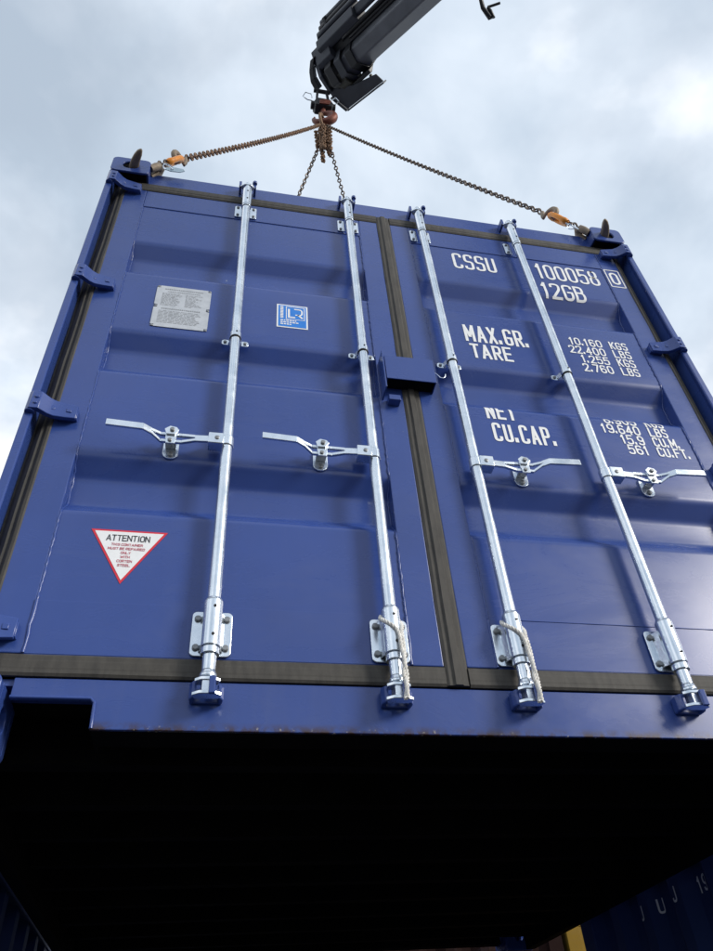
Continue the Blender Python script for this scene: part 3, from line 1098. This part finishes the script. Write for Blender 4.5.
for k, (fig, unit) in enumerate((('8.905', 'KGS'), ('19.640', 'LBS'), ('15.9', 'CU.M.'), ('561', 'CU.FT.'))):
    zz = 1.192 - k * .0500
    lettering('capacity_figure', [(fig, NR - .006, zz, 0.047, 0.0198, 0.0066, R_)])
    lettering('capacity_unit', [(unit, UX - .006, zz, 0.047, 0.0160, 0.0066)])


def on_stile(x, z):
    return (x, -0.0040 - D0, z)


mb = MB()
write(mb, '0', 1.0810, 2.158, 0.098, 0.0330, 0.0115, on_stile)
fr = round_rect(1.0620, 1.1330, 2.138, 2.276, 0.003)
ribbon(mb, fr + [fr[0]], 0.0060, on_stile, closed=True)
mb.build('check_digit', 'white_vinyl', doors[1])

# aluminium data plate with notched corners, screws and etched lines
x0, x1, z0, z1 = -0.928, -0.729, 1.473, 1.722
n_ = .012
pl = [(x0 + n_, z0), (x1 - n_, z0), (x1 - n_, z0 + n_), (x1, z0 + n_), (x1, 1.585), (x1 - n_, 1.588), (x1 - n_, 1.602), (x1, 1.605), (x1, z1 - n_), (x1 - n_, z1 - n_),
      (x1 - n_, z1), (x0 + n_, z1), (x0 + n_, z1 - n_), (x0, z1 - n_), (x0, 1.605), (x0 + n_, 1.602), (x0 + n_, 1.588), (x0, 1.585), (x0, z0 + n_), (x0 + n_, z0 + n_)]
plate = MB().prism(pl, 1, -0.0030, -0.0004).build('data_plate', 'plate', doors[-1])
rnd = random.Random(11)
mb = MB()


def dash_row(mb, xa, xb, z, h, wmin, wmax, gap, y):
    x = xa
    while x < xb - wmin:
        w = min(rnd.uniform(wmin, wmax), xb - x)
        mb.add([(x, y, z), (x + w, y, z), (x + w, y, z + h), (x, y, z + h)], [(0, 1, 2, 3)])
        x += w + gap


yy = -0.0036
dash_row(mb, x0 + .030, x1 - .030, 1.700, .0060, .004, .006, .002, yy)
dash_row(mb, x0 + .040, x1 - .040, 1.686, .0040, .003, .006, .002, yy)
z = 1.674
while z > 1.600:
    dash_row(mb, x0 + .022, x0 + .022 + rnd.uniform(.05, .075), z, .0022, .004, .016, .003, yy)
    dash_row(mb, x0 + .108, x0 + .108 + rnd.uniform(.03, .066), z, .0022, .004, .016, .003, yy)
    z -= .0072
dash_row(mb, x0 + .028, x1 - .028, 1.578, .0062, .004, .006, .002, yy)
z = 1.566
while z > 1.492:
    dash_row(mb, x0 + .020, x1 - rnd.uniform(.02, .05), z, .0022, .005, .022, .003, yy)
    z -= .0076
mb.build('etched_print', 'plate_print', plate)
for px in (x0 + .006, x1 - .006):
    for pz in (z0 + .006, 1.595, z1 - .006):
        bolt(plate, px, -.0004, pz, .0055, .004, 'screw')


def on_flat(y):
    return lambda x, z: (x, y, z)


# blue and white certification sticker
x0, x1, z0, z1 = -0.480, -0.362, 1.552, 1.695
st = MB().box(x0, x1, -.0012, -.0004, z0, z1).build('certification_sticker', 'white_vinyl', doors[-1])
MB().box(x0 + .006, x1 - .006, -.0018, -.00125, z0 + .006, z1 - .006).build('blue_field', 'blue_vinyl', st)
mb = MB()
P = on_flat(-.0024)
ribbon(mb, [(x0 + .036, z1 - .013), (x1 - .013, z1 - .013), (x1 - .013, z0 + .052), (x0 + .036, z0 + .052), (x0 + .036, z1 - .013)], .0028, P, closed=True)
ribbon(mb, [(x0 + .046, z1 - .026), (x0 + .046, z0 + .065), (x0 + .070, z0 + .065)], .0075, P)
ribbon(mb, round_corners([(x0 + .066, z1 - .026), (x0 + .096, z1 - .026), (x0 + .096, z0 + .082), (x0 + .070, z0 + .082)], .012), .0060, P)
ribbon(mb, [(x0 + .080, z0 + .084), (x0 + .098, z0 + .063)], .0075, P)
zz = z0 + .056
while zz < z1 - .016:
    mb.add([P(x0 + .013, zz), P(x0 + .025, zz), P(x0 + .025, zz + .0058), P(x0 + .013, zz + .0058)], [(0, 1, 2, 3)])
    zz += .0086
for k, ln in enumerate((.060, .072, .048)):
    dash_row(mb, x0 + .014, x0 + .014 + ln, z0 + .040 - k * .0115, .0062, .005, .011, .0026, -.0024)
mb.build('logo', 'white_vinyl', st)

# triangular attention sticker
T = [(-0.966, 0.5655), (-0.765, 0.5655), (-0.867, 0.394)]
cx, cz = sum(a for a, b in T) / 3, sum(b for a, b in T) / 3
tri = MB().prism(T, 1, -.0012, -.0004).build('attention_sticker', 'red_print', doors[-1])
MB().prism([(cx + (a - cx) * .90, cz + (b - cz) * .90) for a, b in T], 1, -.0018, -.00125).build('white_field', 'white_vinyl', tri)
P = on_flat(-.0024)
mb = MB()
write(mb, 'ATTENTION', -0.866, 0.5285, 0.0200, 0.0098, 0.0024, P, gap=.0036, center=True)
mb.build('heading', 'black_print', tri)
mb = MB()
for k, tx in enumerate(('THIS CONTAINER', 'MUST BE REPAIRED', 'ONLY', 'WITH', 'CORTEN', 'STEEL')):
    write(mb, tx, -0.866, 0.5130 - k * .0132, 0.0080, 0.0046, 0.0013, P, gap=.0020, center=True)
mb.build('notice_text', 'pink_print', tri)


# ================================================================== ropes tied round two bars
def build_rope(bx, label, seed):
    rnd = random.Random(seed)
    rt = tag(empty('rope', (bx, 0, ZO + 0.06)), label, 'rope', 'ropes tied round the locking bars')
    BY = -0.041

    def P(x, y, z):
        return Vector((x, y, z - 0.06))

    def strand(path, r, pitch, name):
        pts = []
        for a, b in zip(path[:-1], path[1:]):
            n = max(3, int((b - a).length / .004))
            pts += [a.lerp(b, i / n) for i in range(n)]
        pts.append(path[-1])
        for _ in range(6):
            pts = [pts[0]] + [(pts[i - 1] + pts[i] * 2 + pts[i + 1]) / 4 for i in range(1, len(pts) - 1)] + [pts[-1]]
        mb = MB()
        for k in range(3):
            hel = []
            d = 0
            for i, q in enumerate(pts):
                if i:
                    d += (q - pts[i - 1]).length
                t = (pts[min(i + 1, len(pts) - 1)] - pts[max(i - 1, 0)]).normalized()
                u = t.orthogonal().normalized() if abs(t.y) > .95 else (Vector((0, 1, 0)) - t * t.y).normalized()
                v = t.cross(u)
                a = d / pitch * 2 * math.pi + k * 2 * math.pi / 3
                hel.append(q + (u * math.cos(a) + v * math.sin(a)) * r * .62)
            mb.tube(hel, r * .52, 6)
        return mb.build(name, 'rope', rt, smooth=70)
    R1 = 0.0238 + .0036
    # loop round the sleeve, crossing in front from upper left to lower right, then two tails lying together
    arc = []
    for i in range(13):
        t = i / 12
        a = math.pi * (1.22 - 0.80 * t)
        arc.append(P(math.cos(a) * R1, BY - math.sin(a) * R1, 0.318 - .062 * t))
    tail = [P(.010, BY - .031, 0.236), P(.010, BY - .033, 0.205), P(.017, BY - .029, 0.165), P(.007, BY - .038, 0.125), P(.013, BY - .037, 0.095), P(.004, BY - .042, 0.062)]
    strand(arc + tail, .0052, .030, 'strand')
    back = []
    for i in range(9):
        t = i / 8
        a = math.pi * (-0.22 + 0.47 * t)
        back.append(P(math.cos(a) * R1, BY - math.sin(a) * R1, 0.312 - .052 * t))
    tail2 = [P(.018, BY - .027, 0.236), P(.018, BY - .030, 0.200), P(.013, BY - .037, 0.160), P(.017, BY - .034, 0.122), P(.009, BY - .047, 0.092), P(.010, BY - .043, 0.064)]
    strand(back + tail2, .0052, .030, 'strand')
    return rt


build_rope(-0.170, 'white twisted rope tied round the locking bar just left of the middle seam', 1)
build_rope(0.166, 'white twisted rope tied round the locking bar just right of the middle seam', 2)

# ================================================================== lifting tackle
HOIST = Vector((0.066, 1.400, 6.800))   # where the chains come together (above the container's base)


def link_mesh(mb, c, t, up, L, W, r, n=12, m=6):
    """One chain link centred at c, long axis t, flat in the plane of t and up."""
    t = t.normalized()
    u = (up - t * up.dot(t)).normalized()
    a, b = L / 2 - r, W / 2 - r
    pts = []
    for k in range(n):
        th = 2 * math.pi * k / n
        s = (a - b) * (1 if math.cos(th) > 1e-6 else (-1 if math.cos(th) < -1e-6 else 0))
        pts.append(c + t * (s + b * math.cos(th)) + u * (b * math.sin(th)))
    mb.tube(pts, r, m, closed=True)


def chain(mb, p0, p1, pitch=0.036, W=0.039, r=0.0051, sag=0.0, twist=0.0, jitter=0.0, rnd=random):
    p0, p1 = Vector(p0), Vector(p1)
    n = max(2, int((p1 - p0).length / pitch))
    pts = []
    for i in range(n + 1):
        q = p0.lerp(p1, i / n)
        q.z -= sag * 4 * (i / n) * (1 - i / n)
        pts.append(q)
    ref = Vector((0.3, 0.2, 1)) if abs((p1 - p0).normalized().z) < .9 else Vector((1, 0.3, 0))
    for i in range(n):
        t = (pts[i + 1] - pts[i]).normalized()
        u = (ref - t * ref.dot(t)).normalized()
        v = t.cross(u)
        a = math.pi / 4 + (math.pi / 2 if i % 2 else 0) + twist * i + rnd.uniform(-jitter, jitter)
        link_mesh(mb, (pts[i] + pts[i + 1]) / 2, t, u * math.cos(a) + v * math.sin(a), pitch + 2 * r * .95, W, r)


sling = tag(empty('chain_sling', (HOIST.x, HOIST.y, ZO + HOIST.z)),
            'rusty four-leg chain sling spreading from the crane hook to the container corners', 'chain')
SO = HOIST                                   # parts are placed relative to the hoist point


def rel(p):
    return Vector(p) - SO


rnd = random.Random(5)
# master ring in the hook
mb = MB()
ring = []
for k in range(28):
    th = 2 * math.pi * k / 28
    ring.append(Vector((math.sin(th) * .075 * .55, math.sin(th) * .075 * .85, .125 + math.cos(th) * .135)))
mb.tube(ring, .016, 10, closed=True)
mb.build('master_ring', 'chain_rust', sling, smooth=60)
for side in (-1, 1):
    A = Vector((side * 1.040, -0.020, 2.622))
    B = HOIST + Vector((side * .03, -.03, -0.005))
    d = (B - A)
    P = lambda t: rel(A + d * t)
    mat = 'chain_rust' if side < 0 else 'chain_steel'
    # tail links from the corner up to the coupling
    mb = MB()
    chain(mb, P(0.006), P(0.030), jitter=.3, rnd=rnd)
    mb.build('tail_links', 'chain_steel', sling, smooth=60)
    # orange coupling: an oval forged body
    t0, t1 = (0.032, 0.068) if side < 0 else (0.030, 0.064)
    tn = d.normalized()
    u = Vector((0, 0, 1)) - tn * tn.z
    u.normalize()
    w = tn.cross(u)
    a, b = P(t0), P(t1)
    mb = MB()
    oval = []
    for k in range(24):
        th = 2 * math.pi * k / 24
        oval.append((a + b) / 2 + (b - a) * .5 * math.cos(th) + w * .030 * math.sin(th))
    mb.tube(oval, [.0135 if abs(math.sin(2 * math.pi * k / 24)) > .5 else .017 for k in range(24)], 8, closed=True)
    mb.tube([a - tn * .012, a + tn * .03, a + tn * .05], [.015, .021, .012], 10)
    mb.build('coupling', 'orange', sling, smooth=60)
    # grab hook: eye, throat and bill
    e = P(t1 - .004)
    hk = []
    rr = []
    for k in range(15):
        th = RAD(200 - 245 * k / 14)
        hk.append(e + tn * (.022 + .040 * math.cos(th)) + u * (.040 * math.sin(th)) - w * .004)
        rr.append(.014 if k < 9 else .014 - .0012 * (k - 8))
    hk = [e + tn * .105, e + tn * .07 - u * .018] + list(reversed(hk))
    rr = [.012, .014] + list(reversed(rr))
    mb = MB()
    mb.tube(hk, rr, 9)
    mb.build('grab_hook', 'lug_steel', sling, smooth=60)
    mb = MB()
    chain(mb, P(t1 + .022), rel(B), sag=.035, jitter=.12, rnd=rnd)
    mb.build('chain_leg', mat, sling, smooth=60)
    # rear leg
    mb = MB()
    chain(mb, rel(HOIST + Vector((side * .075, .03, -.50))), rel((side * 1.10, 2.83, 2.64)), pitch=.037, W=.043, r=.0062, jitter=.15, rnd=rnd)
    mb.build('chain_leg', 'chain_steel', sling, smooth=60)
    mb = MB()
    chain(mb, rel(HOIST + Vector((side * .02, 0, 0))), rel(HOIST + Vector((side * .075, .03, -.50))), pitch=.037, W=.043, r=.0062, jitter=.3, rnd=rnd)
    mb.build('shortened_chain', 'chain_rust', sling, smooth=60)
# spare chain gathered up below the ring
mb = MB()
for k in range(9):
    a = 2 * math.pi * k / 9 + .3
    x, y = math.cos(a) * rnd.uniform(.02, .095), math.sin(a) * rnd.uniform(.03, .08)
    L_ = rnd.uniform(.42, .66)
    chain(mb, (x * .5, y * .5, -.005), (x, y, -L_), pitch=.039, W=.047, r=.0066, jitter=.8, rnd=rnd)
    chain(mb, (x, y, -L_), (x + .02 * math.cos(a + 1.5), y + .03, -.02), pitch=.039, W=.047, r=.0066, jitter=.8, rnd=rnd)
mb.build('gathered_chain', 'chain_rust', sling, smooth=60)


# ---- lifting lugs in the front corner castings
def build_lug(side):
    s = side
    rt = tag(empty('lifting_lug', (s * 1.128, YF, ZO + 2.531)),
             'grey steel lifting lug through the top %s corner of the container' % ('left' if s < 0 else 'right'), 'lifting lug', 'lifting lugs in the front corners')
    o = Vector((s * 1.128, YF, 2.531))
    mb = MB()
    # tapered finger standing out of the front aperture
    secs = [(0.110, .022, .018, 0), (0.02, .022, .018, 0), (-0.024, .020, .017, -.010), (-0.052, .017, .015, -.022), (-0.070, .011, .010, -.030), (-0.077, .004, .005, -.034)]
    vs, fs = [], []
    n = 14
    for y, hx, hz, dx in secs:
        for k in range(n):
            a = 2 * math.pi * k / n
            ca, sa = math.cos(a), math.sin(a)
            vs.append((s * dx + math.copysign(abs(ca) ** .6, ca) * hx, y, math.copysign(abs(sa) ** .6, sa) * hz))
    m = len(secs)
    for i in range(m - 1):
        for k in range(n):
            fs.append((i * n + k, i * n + (k + 1) % n, (i + 1) * n + (k + 1) % n, (i + 1) * n + k))
    fs += [tuple(range(n)), tuple(range((m - 1) * n, m * n))]
    mb.add(vs, fs)
    mb.build('finger', 'lug_steel', rt, smooth=50)
    # shackle bow on the inner cheek of the casting
    mb = MB()
    c = Vector((s * (HW - 0.162 - .014), -0.012, 2.588)) - o
    bow = [c + Vector((s * .016, -.020, -.030)), c + Vector((-s * .004, -.020, -.004)), c + Vector((-s * .014, -.014, .016)), c + Vector((-s * .022, 0, .022)),
           c + Vector((-s * .014, .014, .016)), c + Vector((-s * .004, .020, -.004)), c + Vector((s * .016, .020, -.030))]
    mb.tube(bow, [.016, .018, .019, .019, .019, .018, .016], 12)
    mb.build('shackle', 'lug_steel', rt, smooth=50)
    # spring clip and identity tag
    mb = MB()
    q = c + Vector((-s * .062, -.02, .022))
    mb.tube([q + Vector((.028 * math.cos(a), 0.006 * math.sin(2 * a), .020 * math.sin(a) - .01)) for a in [i * math.pi / 9 for i in range(16)]], .0022, 6)
    mb.tube([q + Vector((-.03, 0, .02)), q, q + Vector((.02, -.01, -.045))], .0022, 6)
    mb.build('spring_clip', 'galv', rt, smooth=60)
    if s < 0:
        mb = MB()
        tagp = [(.000, .000), (.030, .012), (.072, .006), (.080, -.010), (.062, -.026), (.020, -.030), (-.004, -.018)]
        mb.prism([(q.x - .01 + a, q.z - .022 + b) for a, b in tagp], 1, q.y - .004, q.y - .001)
        mb.build('identity_tag', 'tag_blue', rt)
    return rt


build_lug(-1)
build_lug(1)

# ---- crane hook
hook = tag(empty('crane_hook', (0.078, 1.400, ZO + 6.94)), 'rusty red swivel hook hanging from the crane boom tip, holding the chain ring', 'hook')
mb = MB()
pts, rr = [], []
for k in range(22):
    th = RAD(95 - 300 * k / 21)
    R0 = .105
    pts.append(Vector((R0 * math.cos(th) * .95, R0 * math.cos(th) * -.30, .105 + R0 * math.sin(th))))
    f = k / 21
    rr.append(.022 + .022 * math.sin(math.pi * min(1, f * 1.1)) - (.012 if k > 19 else 0))
pts = [Vector((0, 0, .32)), Vector((0, 0, .26))] + pts
rr = [.028, .026] + rr
mb.tube(pts, rr, 12)
mb.build('hook_body', 'hook_red', hook, smooth=60)
mb = MB()
mb.prism([(-.085, .30), (.085, .30), (.105, .36), (.070, .47), (-.070, .47), (-.105, .36)], 1, -.055, .055)
mb.cyl((-.13, 0, .385), (.13, 0, .385), .042, n=16)
mb.build('swivel_block', 'crane_dark', hook, bevel=.006)
mb = MB()
mb.prism([(-.050, .30), (.055, .31), (.075, .40), (.010, .43), (-.045, .38)], 1, -.068, -.0555)
mb.build('painted_cheek', 'hook_red', hook, bevel=.003)
mb = MB()
for s in (-1, 1):
    mb.hexa([(s * .055, -.012, .46), (s * .080, -.012, .46), (s * .080, .012, .46), (s * .055, .012, .46), (s * .035, -.012, .80), (s * .062, -.012, .80), (s * .062, .012, .80), (s * .035, .012, .80)])
mb.cyl((-.09, 0, .79), (.09, 0, .79), .022, n=14)
mb.build('hanger_straps', 'crane_dark', hook, bevel=.003)
for s in (-1, 1):
    mb = MB()
    x = s * .12
    mb.tube([(x, -.03, .40), (x + s * .05, -.04, .50), (x + s * .015, -.04, .58), (x - s * .03, -.03, .52)] if s > 0 else
            [(x, -.03, .42), (x - .05, -.04, .40), (x - .10, -.05, .44), (x - .07, -.05, .56), (x - .01, -.04, .57), (x, -.03, .50)], .005, 6)
    mb.build('safety_clip', 'galv', hook, smooth=60)

# ================================================================== crane boom (rises from the right, its tip over the container)
O = Vector((0.19530, 1.17134, 7.96932 + ZO))
ED = Vector((0.45716, -0.76112, -0.46011)).normalized()     # along the boom, away from the tip
EU = Vector((0.74494, 0.61031, -0.26941)).normalized()      # across
EV = Vector((-0.48586, 0.21960, -0.84600)).normalized()     # underside
boom = tag(empty('crane_boom', O), 'charcoal telescopic crane boom with nested collars, rams and hoses above the container', 'crane')
KS, KU = 0.01265, 0.01009


def Bp(s, u, v):
    return ED * (s * KS) + EU * (u * KU) + EV * (v * KU)


def boom_prism(mb, poly, s0, s1, k1=1.0, sh=(0, 0)):
    n = len(poly)
    cu = sum(a for a, b in poly) / n
    cv = sum(b for a, b in poly) / n
    vs = [Bp(s0, a, b) for a, b in poly] + [Bp(s1, cu + (a - cu) * k1 + sh[0], cv + (b - cv) * k1 + sh[1]) for a, b in poly]
    fs = [tuple(range(n)), tuple(range(2 * n - 1, n - 1, -1))] + [(i, i + n, (i + 1) % n + n, (i + 1) % n) for i in range(n)]
    mb.add(vs, fs)


def boom_ring(mb, outer, inner, s0, s1):
    n = len(outer)
    vs = [Bp(s0, *q) for q in outer] + [Bp(s0, *q) for q in inner] + [Bp(s1, *q) for q in outer] + [Bp(s1, *q) for q in inner]
    fs = []
    for i in range(n):
        j = (i + 1) % n
        fs += [(i, j, n + j, n + i), (2 * n + j, 2 * n + i, 3 * n + i, 3 * n + j), (j, i, 2 * n + i, 2 * n + j), (n + i, n + j, 3 * n + j, 3 * n + i)]
    mb.add(vs, fs)


TUBE = [(-5, -3), (1, 8), (14, 11), (25, -1), (23, -16), (4, -19), (-5, -13)]


def grow(poly, k, du=0, dv=0):
    cu = sum(a for a, b in poly) / len(poly)
    cv = sum(b for a, b in poly) / len(poly)
    return [(cu + (a - cu) * k + du, cv + (b - cv) * k + dv) for a, b in poly]


mb = MB()
boom_prism(mb, TUBE, 8, 560)
mb.build('extension_tube', 'crane_tube', boom, bevel=.012)
mb = MB()
boom_prism(mb, grow(TUBE, 1.1), -14, 8)
mb.build('inner_extension', 'crane_dark', boom, bevel=.01)
# nested guide collars at the tip
for k, (s0, s1, g, m) in enumerate(((19, 27, 1.16, 'crane_dark'), (6, 14, 1.30, 'crane'), (-6, 3, 1.42, 'crane_dark'))):
    mb = MB()
    boom_ring(mb, grow(TUBE, g), grow(TUBE, g - .10), s0, s1)
    mb.build('guide_collar', m, boom, bevel=.006)
mb = MB()
boom_prism(mb, [(10, 12), (20, 12), (27, 6), (29, 8), (21, 14.5), (10, 14.5)], -2, 9)
mb.build('wear_shoe', 'grease', boom, bevel=.008)
# side cheek and end plate carrying the hook
mb = MB()
boom_prism(mb, [(-24, -16), (-24, -1), (-10, 9), (-4, 7), (-4, -16)], -12, 8)
mb.build('tip_cheek', 'crane', boom, bevel=.008)
mb = MB()
boom_prism(mb, [(-24, -12), (-24, -2), (0, 12), (18, 14), (20, 8), (20, -12)], -16, -12)
mb.build('end_plate', 'crane', boom, bevel=.008)
mb = MB()
pts = [(-14, -19, 2), (-20, -12, 5), (-24, -3, 8), (-25, 8, 9)]
for (s0, u0, v0), (s1, u1, v1) in zip(pts[:-1], pts[1:]):
    mb.hexa([Bp(s0 - 3, u0, v0 - 3), Bp(s1 - 3, u1, v1 - 3), Bp(s1 + 3, u1, v1 - 3), Bp(s0 + 3, u0, v0 - 3),
             Bp(s0 - 3, u0, v0 + 3), Bp(s1 - 3, u1, v1 + 3), Bp(s1 + 3, u1, v1 + 3), Bp(s0 + 3, u0, v0 + 3)])
mb.build('hook_tongue', 'crane_dark', boom, bevel=.006)
# extension rams alongside: square-cased rams and hose pipes
mb = MB()
boom_prism(mb, [(-28, -14), (-28, 0), (-21, 6), (-13, 3), (-13, -14)], -4, 46)
mb.build('ram_case', 'crane', boom, bevel=.01)
mb = MB()
boom_prism(mb, [(-26, -12), (-26, -2), (-19, 2), (-16, 0), (-16, -12)], 46.5, 560)
mb.build('ram_case', 'crane', boom, bevel=.01)
mb = MB()
boom_prism(mb, [(-14, -16), (-14, 0), (-4, 2), (-4, -16)], -10, 560)
mb.build('ram_bracket', 'crane_dark', boom, bevel=.006)
for k, (u, v, r, s0, m) in enumerate(((-30.5, -5, 2.8, -3, 'crane'), (-34, -9, 2.6, 0, 'crane_dark'), (-37, -13, 2.8, 2, 'crane'), (-31, -14, 3.2, 0, 'hose'), (-12, 1, 2.2, 20, 'hose'), (-8, 1, 1.6, 26, 'crane_dark'))):
    mb = MB()
    mb.tube([Bp(s0 + 6, u + 5, v - 4), Bp(s0, u + 1, v - 1), Bp(s0 + 3, u, v), Bp(s0 + 12, u, v), Bp(560, u, v)], r * KU, 10)
    mb.build('hydraulic_pipe', m, boom, smooth=60)
for s0 in (10, 58, 120, 240):
    mb = MB()
    boom_prism(mb, [(-40, -16), (-40, -9), (-28, -3), (-26, -5), (-28, -16)], s0, s0 + 3)
    mb.build('pipe_clamp', 'crane_dark', boom, bevel=.004)
# guard plate under the tip
mb = MB()
gp = [(-17, 15), (-17, 23), (-11, 43), (36, 45), (34, 35), (8, 28), (-4, 21)]
vs = [Bp(a_, b_, 9.5) for a_, b_ in gp] + [Bp(a_, b_, 11) for a_, b_ in gp]
n_g = len(gp)
mb.add(vs, [tuple(range(n_g)), tuple(range(2 * n_g - 1, n_g - 1, -1))] + [(i, i + n_g, (i + 1) % n_g + n_g, (i + 1) % n_g) for i in range(n_g)])
mb.hexa([Bp(-11.5, 43.6, 6), Bp(36.5, 45.6, 6), Bp(36.5, 47, 6), Bp(-11.5, 45, 6), Bp(-11.5, 43.6, 13), Bp(36.5, 45.6, 13), Bp(36.5, 47, 13), Bp(-11.5, 45, 13)])
mb.hexa([Bp(-17.5, 22.6, 7), Bp(-11.8, 43.6, 7), Bp(-13.4, 44, 7), Bp(-19, 22.6, 7), Bp(-17.5, 22.6, 13), Bp(-11.8, 43.6, 13), Bp(-13.4, 44, 13), Bp(-19, 22.6, 13)])
mb.build('guard_plate', 'crane', boom, bevel=.004)
mb = MB()
boom_prism(mb, [(26, -4), (31, 6), (31, 9.8), (27, 9.8)], 2, 30)
mb.build('guard_bracket', 'crane_dark', boom, bevel=.006)
mb = MB()
for s0 in (4, 28):
    q = Bp(s0, 33, 9.9)
    mb.cyl(q, q - EV * .02, .016, n=12)
mb.build('guard_bolts', 'grease', boom, smooth=40)
# bent hook bracket hanging off the boom further along
HB = [Vector((1.394, 0.109, 7.401)), Vector((1.456, 0.227, 7.255)), Vector((1.530, 0.279, 7.179)), Vector((1.560, 0.270, 7.186)), Vector((1.530, 0.235, 7.230)), Vector((1.500, 0.214, 7.258))]
HB = [q + Vector((0, 0, ZO)) - O for q in HB]
mb = MB()
top = Bp(165, 22, 0)
mb.tube([top] + HB, [.022, .02, .022, .024, .022, .018, .014], 8)
q = HB[-1]
mb.tube([q, q + Vector((.06, -.025, .012)), q + Vector((.113, -.048, .023))], .013, 8)
mb.build('hook_bracket', 'crane_dark', boom, smooth=60)


# ================================================================== neighbouring containers in the shade below
def neighbour(name, label, loc, rotz, length, mat, height=2.591, width=2.438, top_dark=True):
    rt = tag(empty(name, loc), label, 'container', 'containers standing in the shade')
    rt.rotation_euler = (0, 0, rotz)
    hw, hl = width / 2, length / 2
    for sx_ in (-1, 1):
        for sy_ in (-1, 1):
            for z0 in (0.0, height - .118):
                x0, x1 = sorted((sx_ * hw, sx_ * (hw - .162)))
                y0, y1 = sorted((sy_ * hl, sy_ * (hl - .178)))
                cb_ = MB()
                out = round_rect(y0, y1, z0, z0 + .118, .014)
                hol = round_rect((y0 + y1) / 2 - .034, (y0 + y1) / 2 + .034, z0 + .030, z0 + .088, .026)
                cb_.holed(out, hol, 0, x0, x0 + .03)
                cb_.holed(out, hol, 0, x1 - .03, x1)
                cb_.box(x0 + .031, x1 - .031, y0 + .001, y0 + .03, z0 + .001, z0 + .117)
                cb_.box(x0 + .031, x1 - .031, y1 - .03, y1 - .001, z0 + .001, z0 + .117)
                cb_.build('corner_casting', mat, rt)
            x0, x1 = sorted((sx_ * (hw - .002), sx_ * (hw - .12)))
            y0, y1 = sorted((sy_ * (hl - .002), sy_ * (hl - .12)))
            MB().box(x0, x1, y0, y1, .118, height - .118).build('corner_post', mat, rt, bevel=.004)
        mb = MB()
        corrugated_wall(mb, -hl + .12, hl - .12, .16, height - .13, lambda a, d, z: (sx_ * (hw - .010 - d), a, z))
        mb.build('side_wall', mat, rt)
        x0, x1 = sorted((sx_ * (hw - .003), sx_ * (hw - .063)))
        MB().box(x0, x1, -hl + .178, hl - .178, height - .130, height - .008).build('top_rail', mat, rt, bevel=.003)
        MB().box(x0, x1, -hl + .178, hl - .178, .012, .16).build('bottom_rail', mat, rt, bevel=.003)
    for sy_ in (-1, 1):
        mb = MB()
        corrugated_wall(mb, -hw + .12, hw - .12, .12, height - .118, lambda a, d, z: (a, sy_ * (hl - .012 - d), z))
        mb.build('end_wall', mat, rt)
    MB().box(-hw + .06, hw - .06, -hl + .05, hl - .05, height - .03, height - .012).build('roof', mat, rt)
    return rt


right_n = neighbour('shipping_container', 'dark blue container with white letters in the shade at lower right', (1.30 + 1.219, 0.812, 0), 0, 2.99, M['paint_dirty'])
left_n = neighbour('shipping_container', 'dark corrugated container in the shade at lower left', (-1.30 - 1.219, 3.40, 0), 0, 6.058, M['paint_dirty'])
neighbour('shipping_container', 'yellow container glimpsed behind the dark blue one at lower right', (3.46, 6.0, 0), 0, 2.99, M['paint_yellow'], height=2.896)
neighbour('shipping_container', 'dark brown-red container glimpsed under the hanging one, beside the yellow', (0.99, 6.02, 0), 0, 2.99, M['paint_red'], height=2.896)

# white letters along the top of the right-hand neighbour, laid on its corrugations
def letters_side():
    n = round((2.99 - .24) / .278)
    p = (2.99 - .24) / n
    ystart = 0.812 - 1.495 + .12

    def depth(y):
        t = ((y - ystart) % p) / p
        return 0 if t < .25 else (.036 * (t - .25) / .25 if t < .5 else (.036 if t < .75 else .036 * (1 - (t - .75) / .25)))

    for ch, y, z in (('J', 1.712, ZO - .092), ('U', 1.590, ZO - .088), ('J', 1.420, ZO - .080), ('1', 1.275, ZO - .080), ('9', 1.238, ZO - .078)):
        def put(a, b):
            yy = y - a
            return (.010 + depth(yy) - .0022 - 1.219, yy - 0.812, z + b)
        put.n = (-1, 0)
        mb = MB()
        write(mb, ch, 0, 0, .060, .027, .0085, put)
        mb.build('letter', 'white_vinyl', right_n)


letters_side()
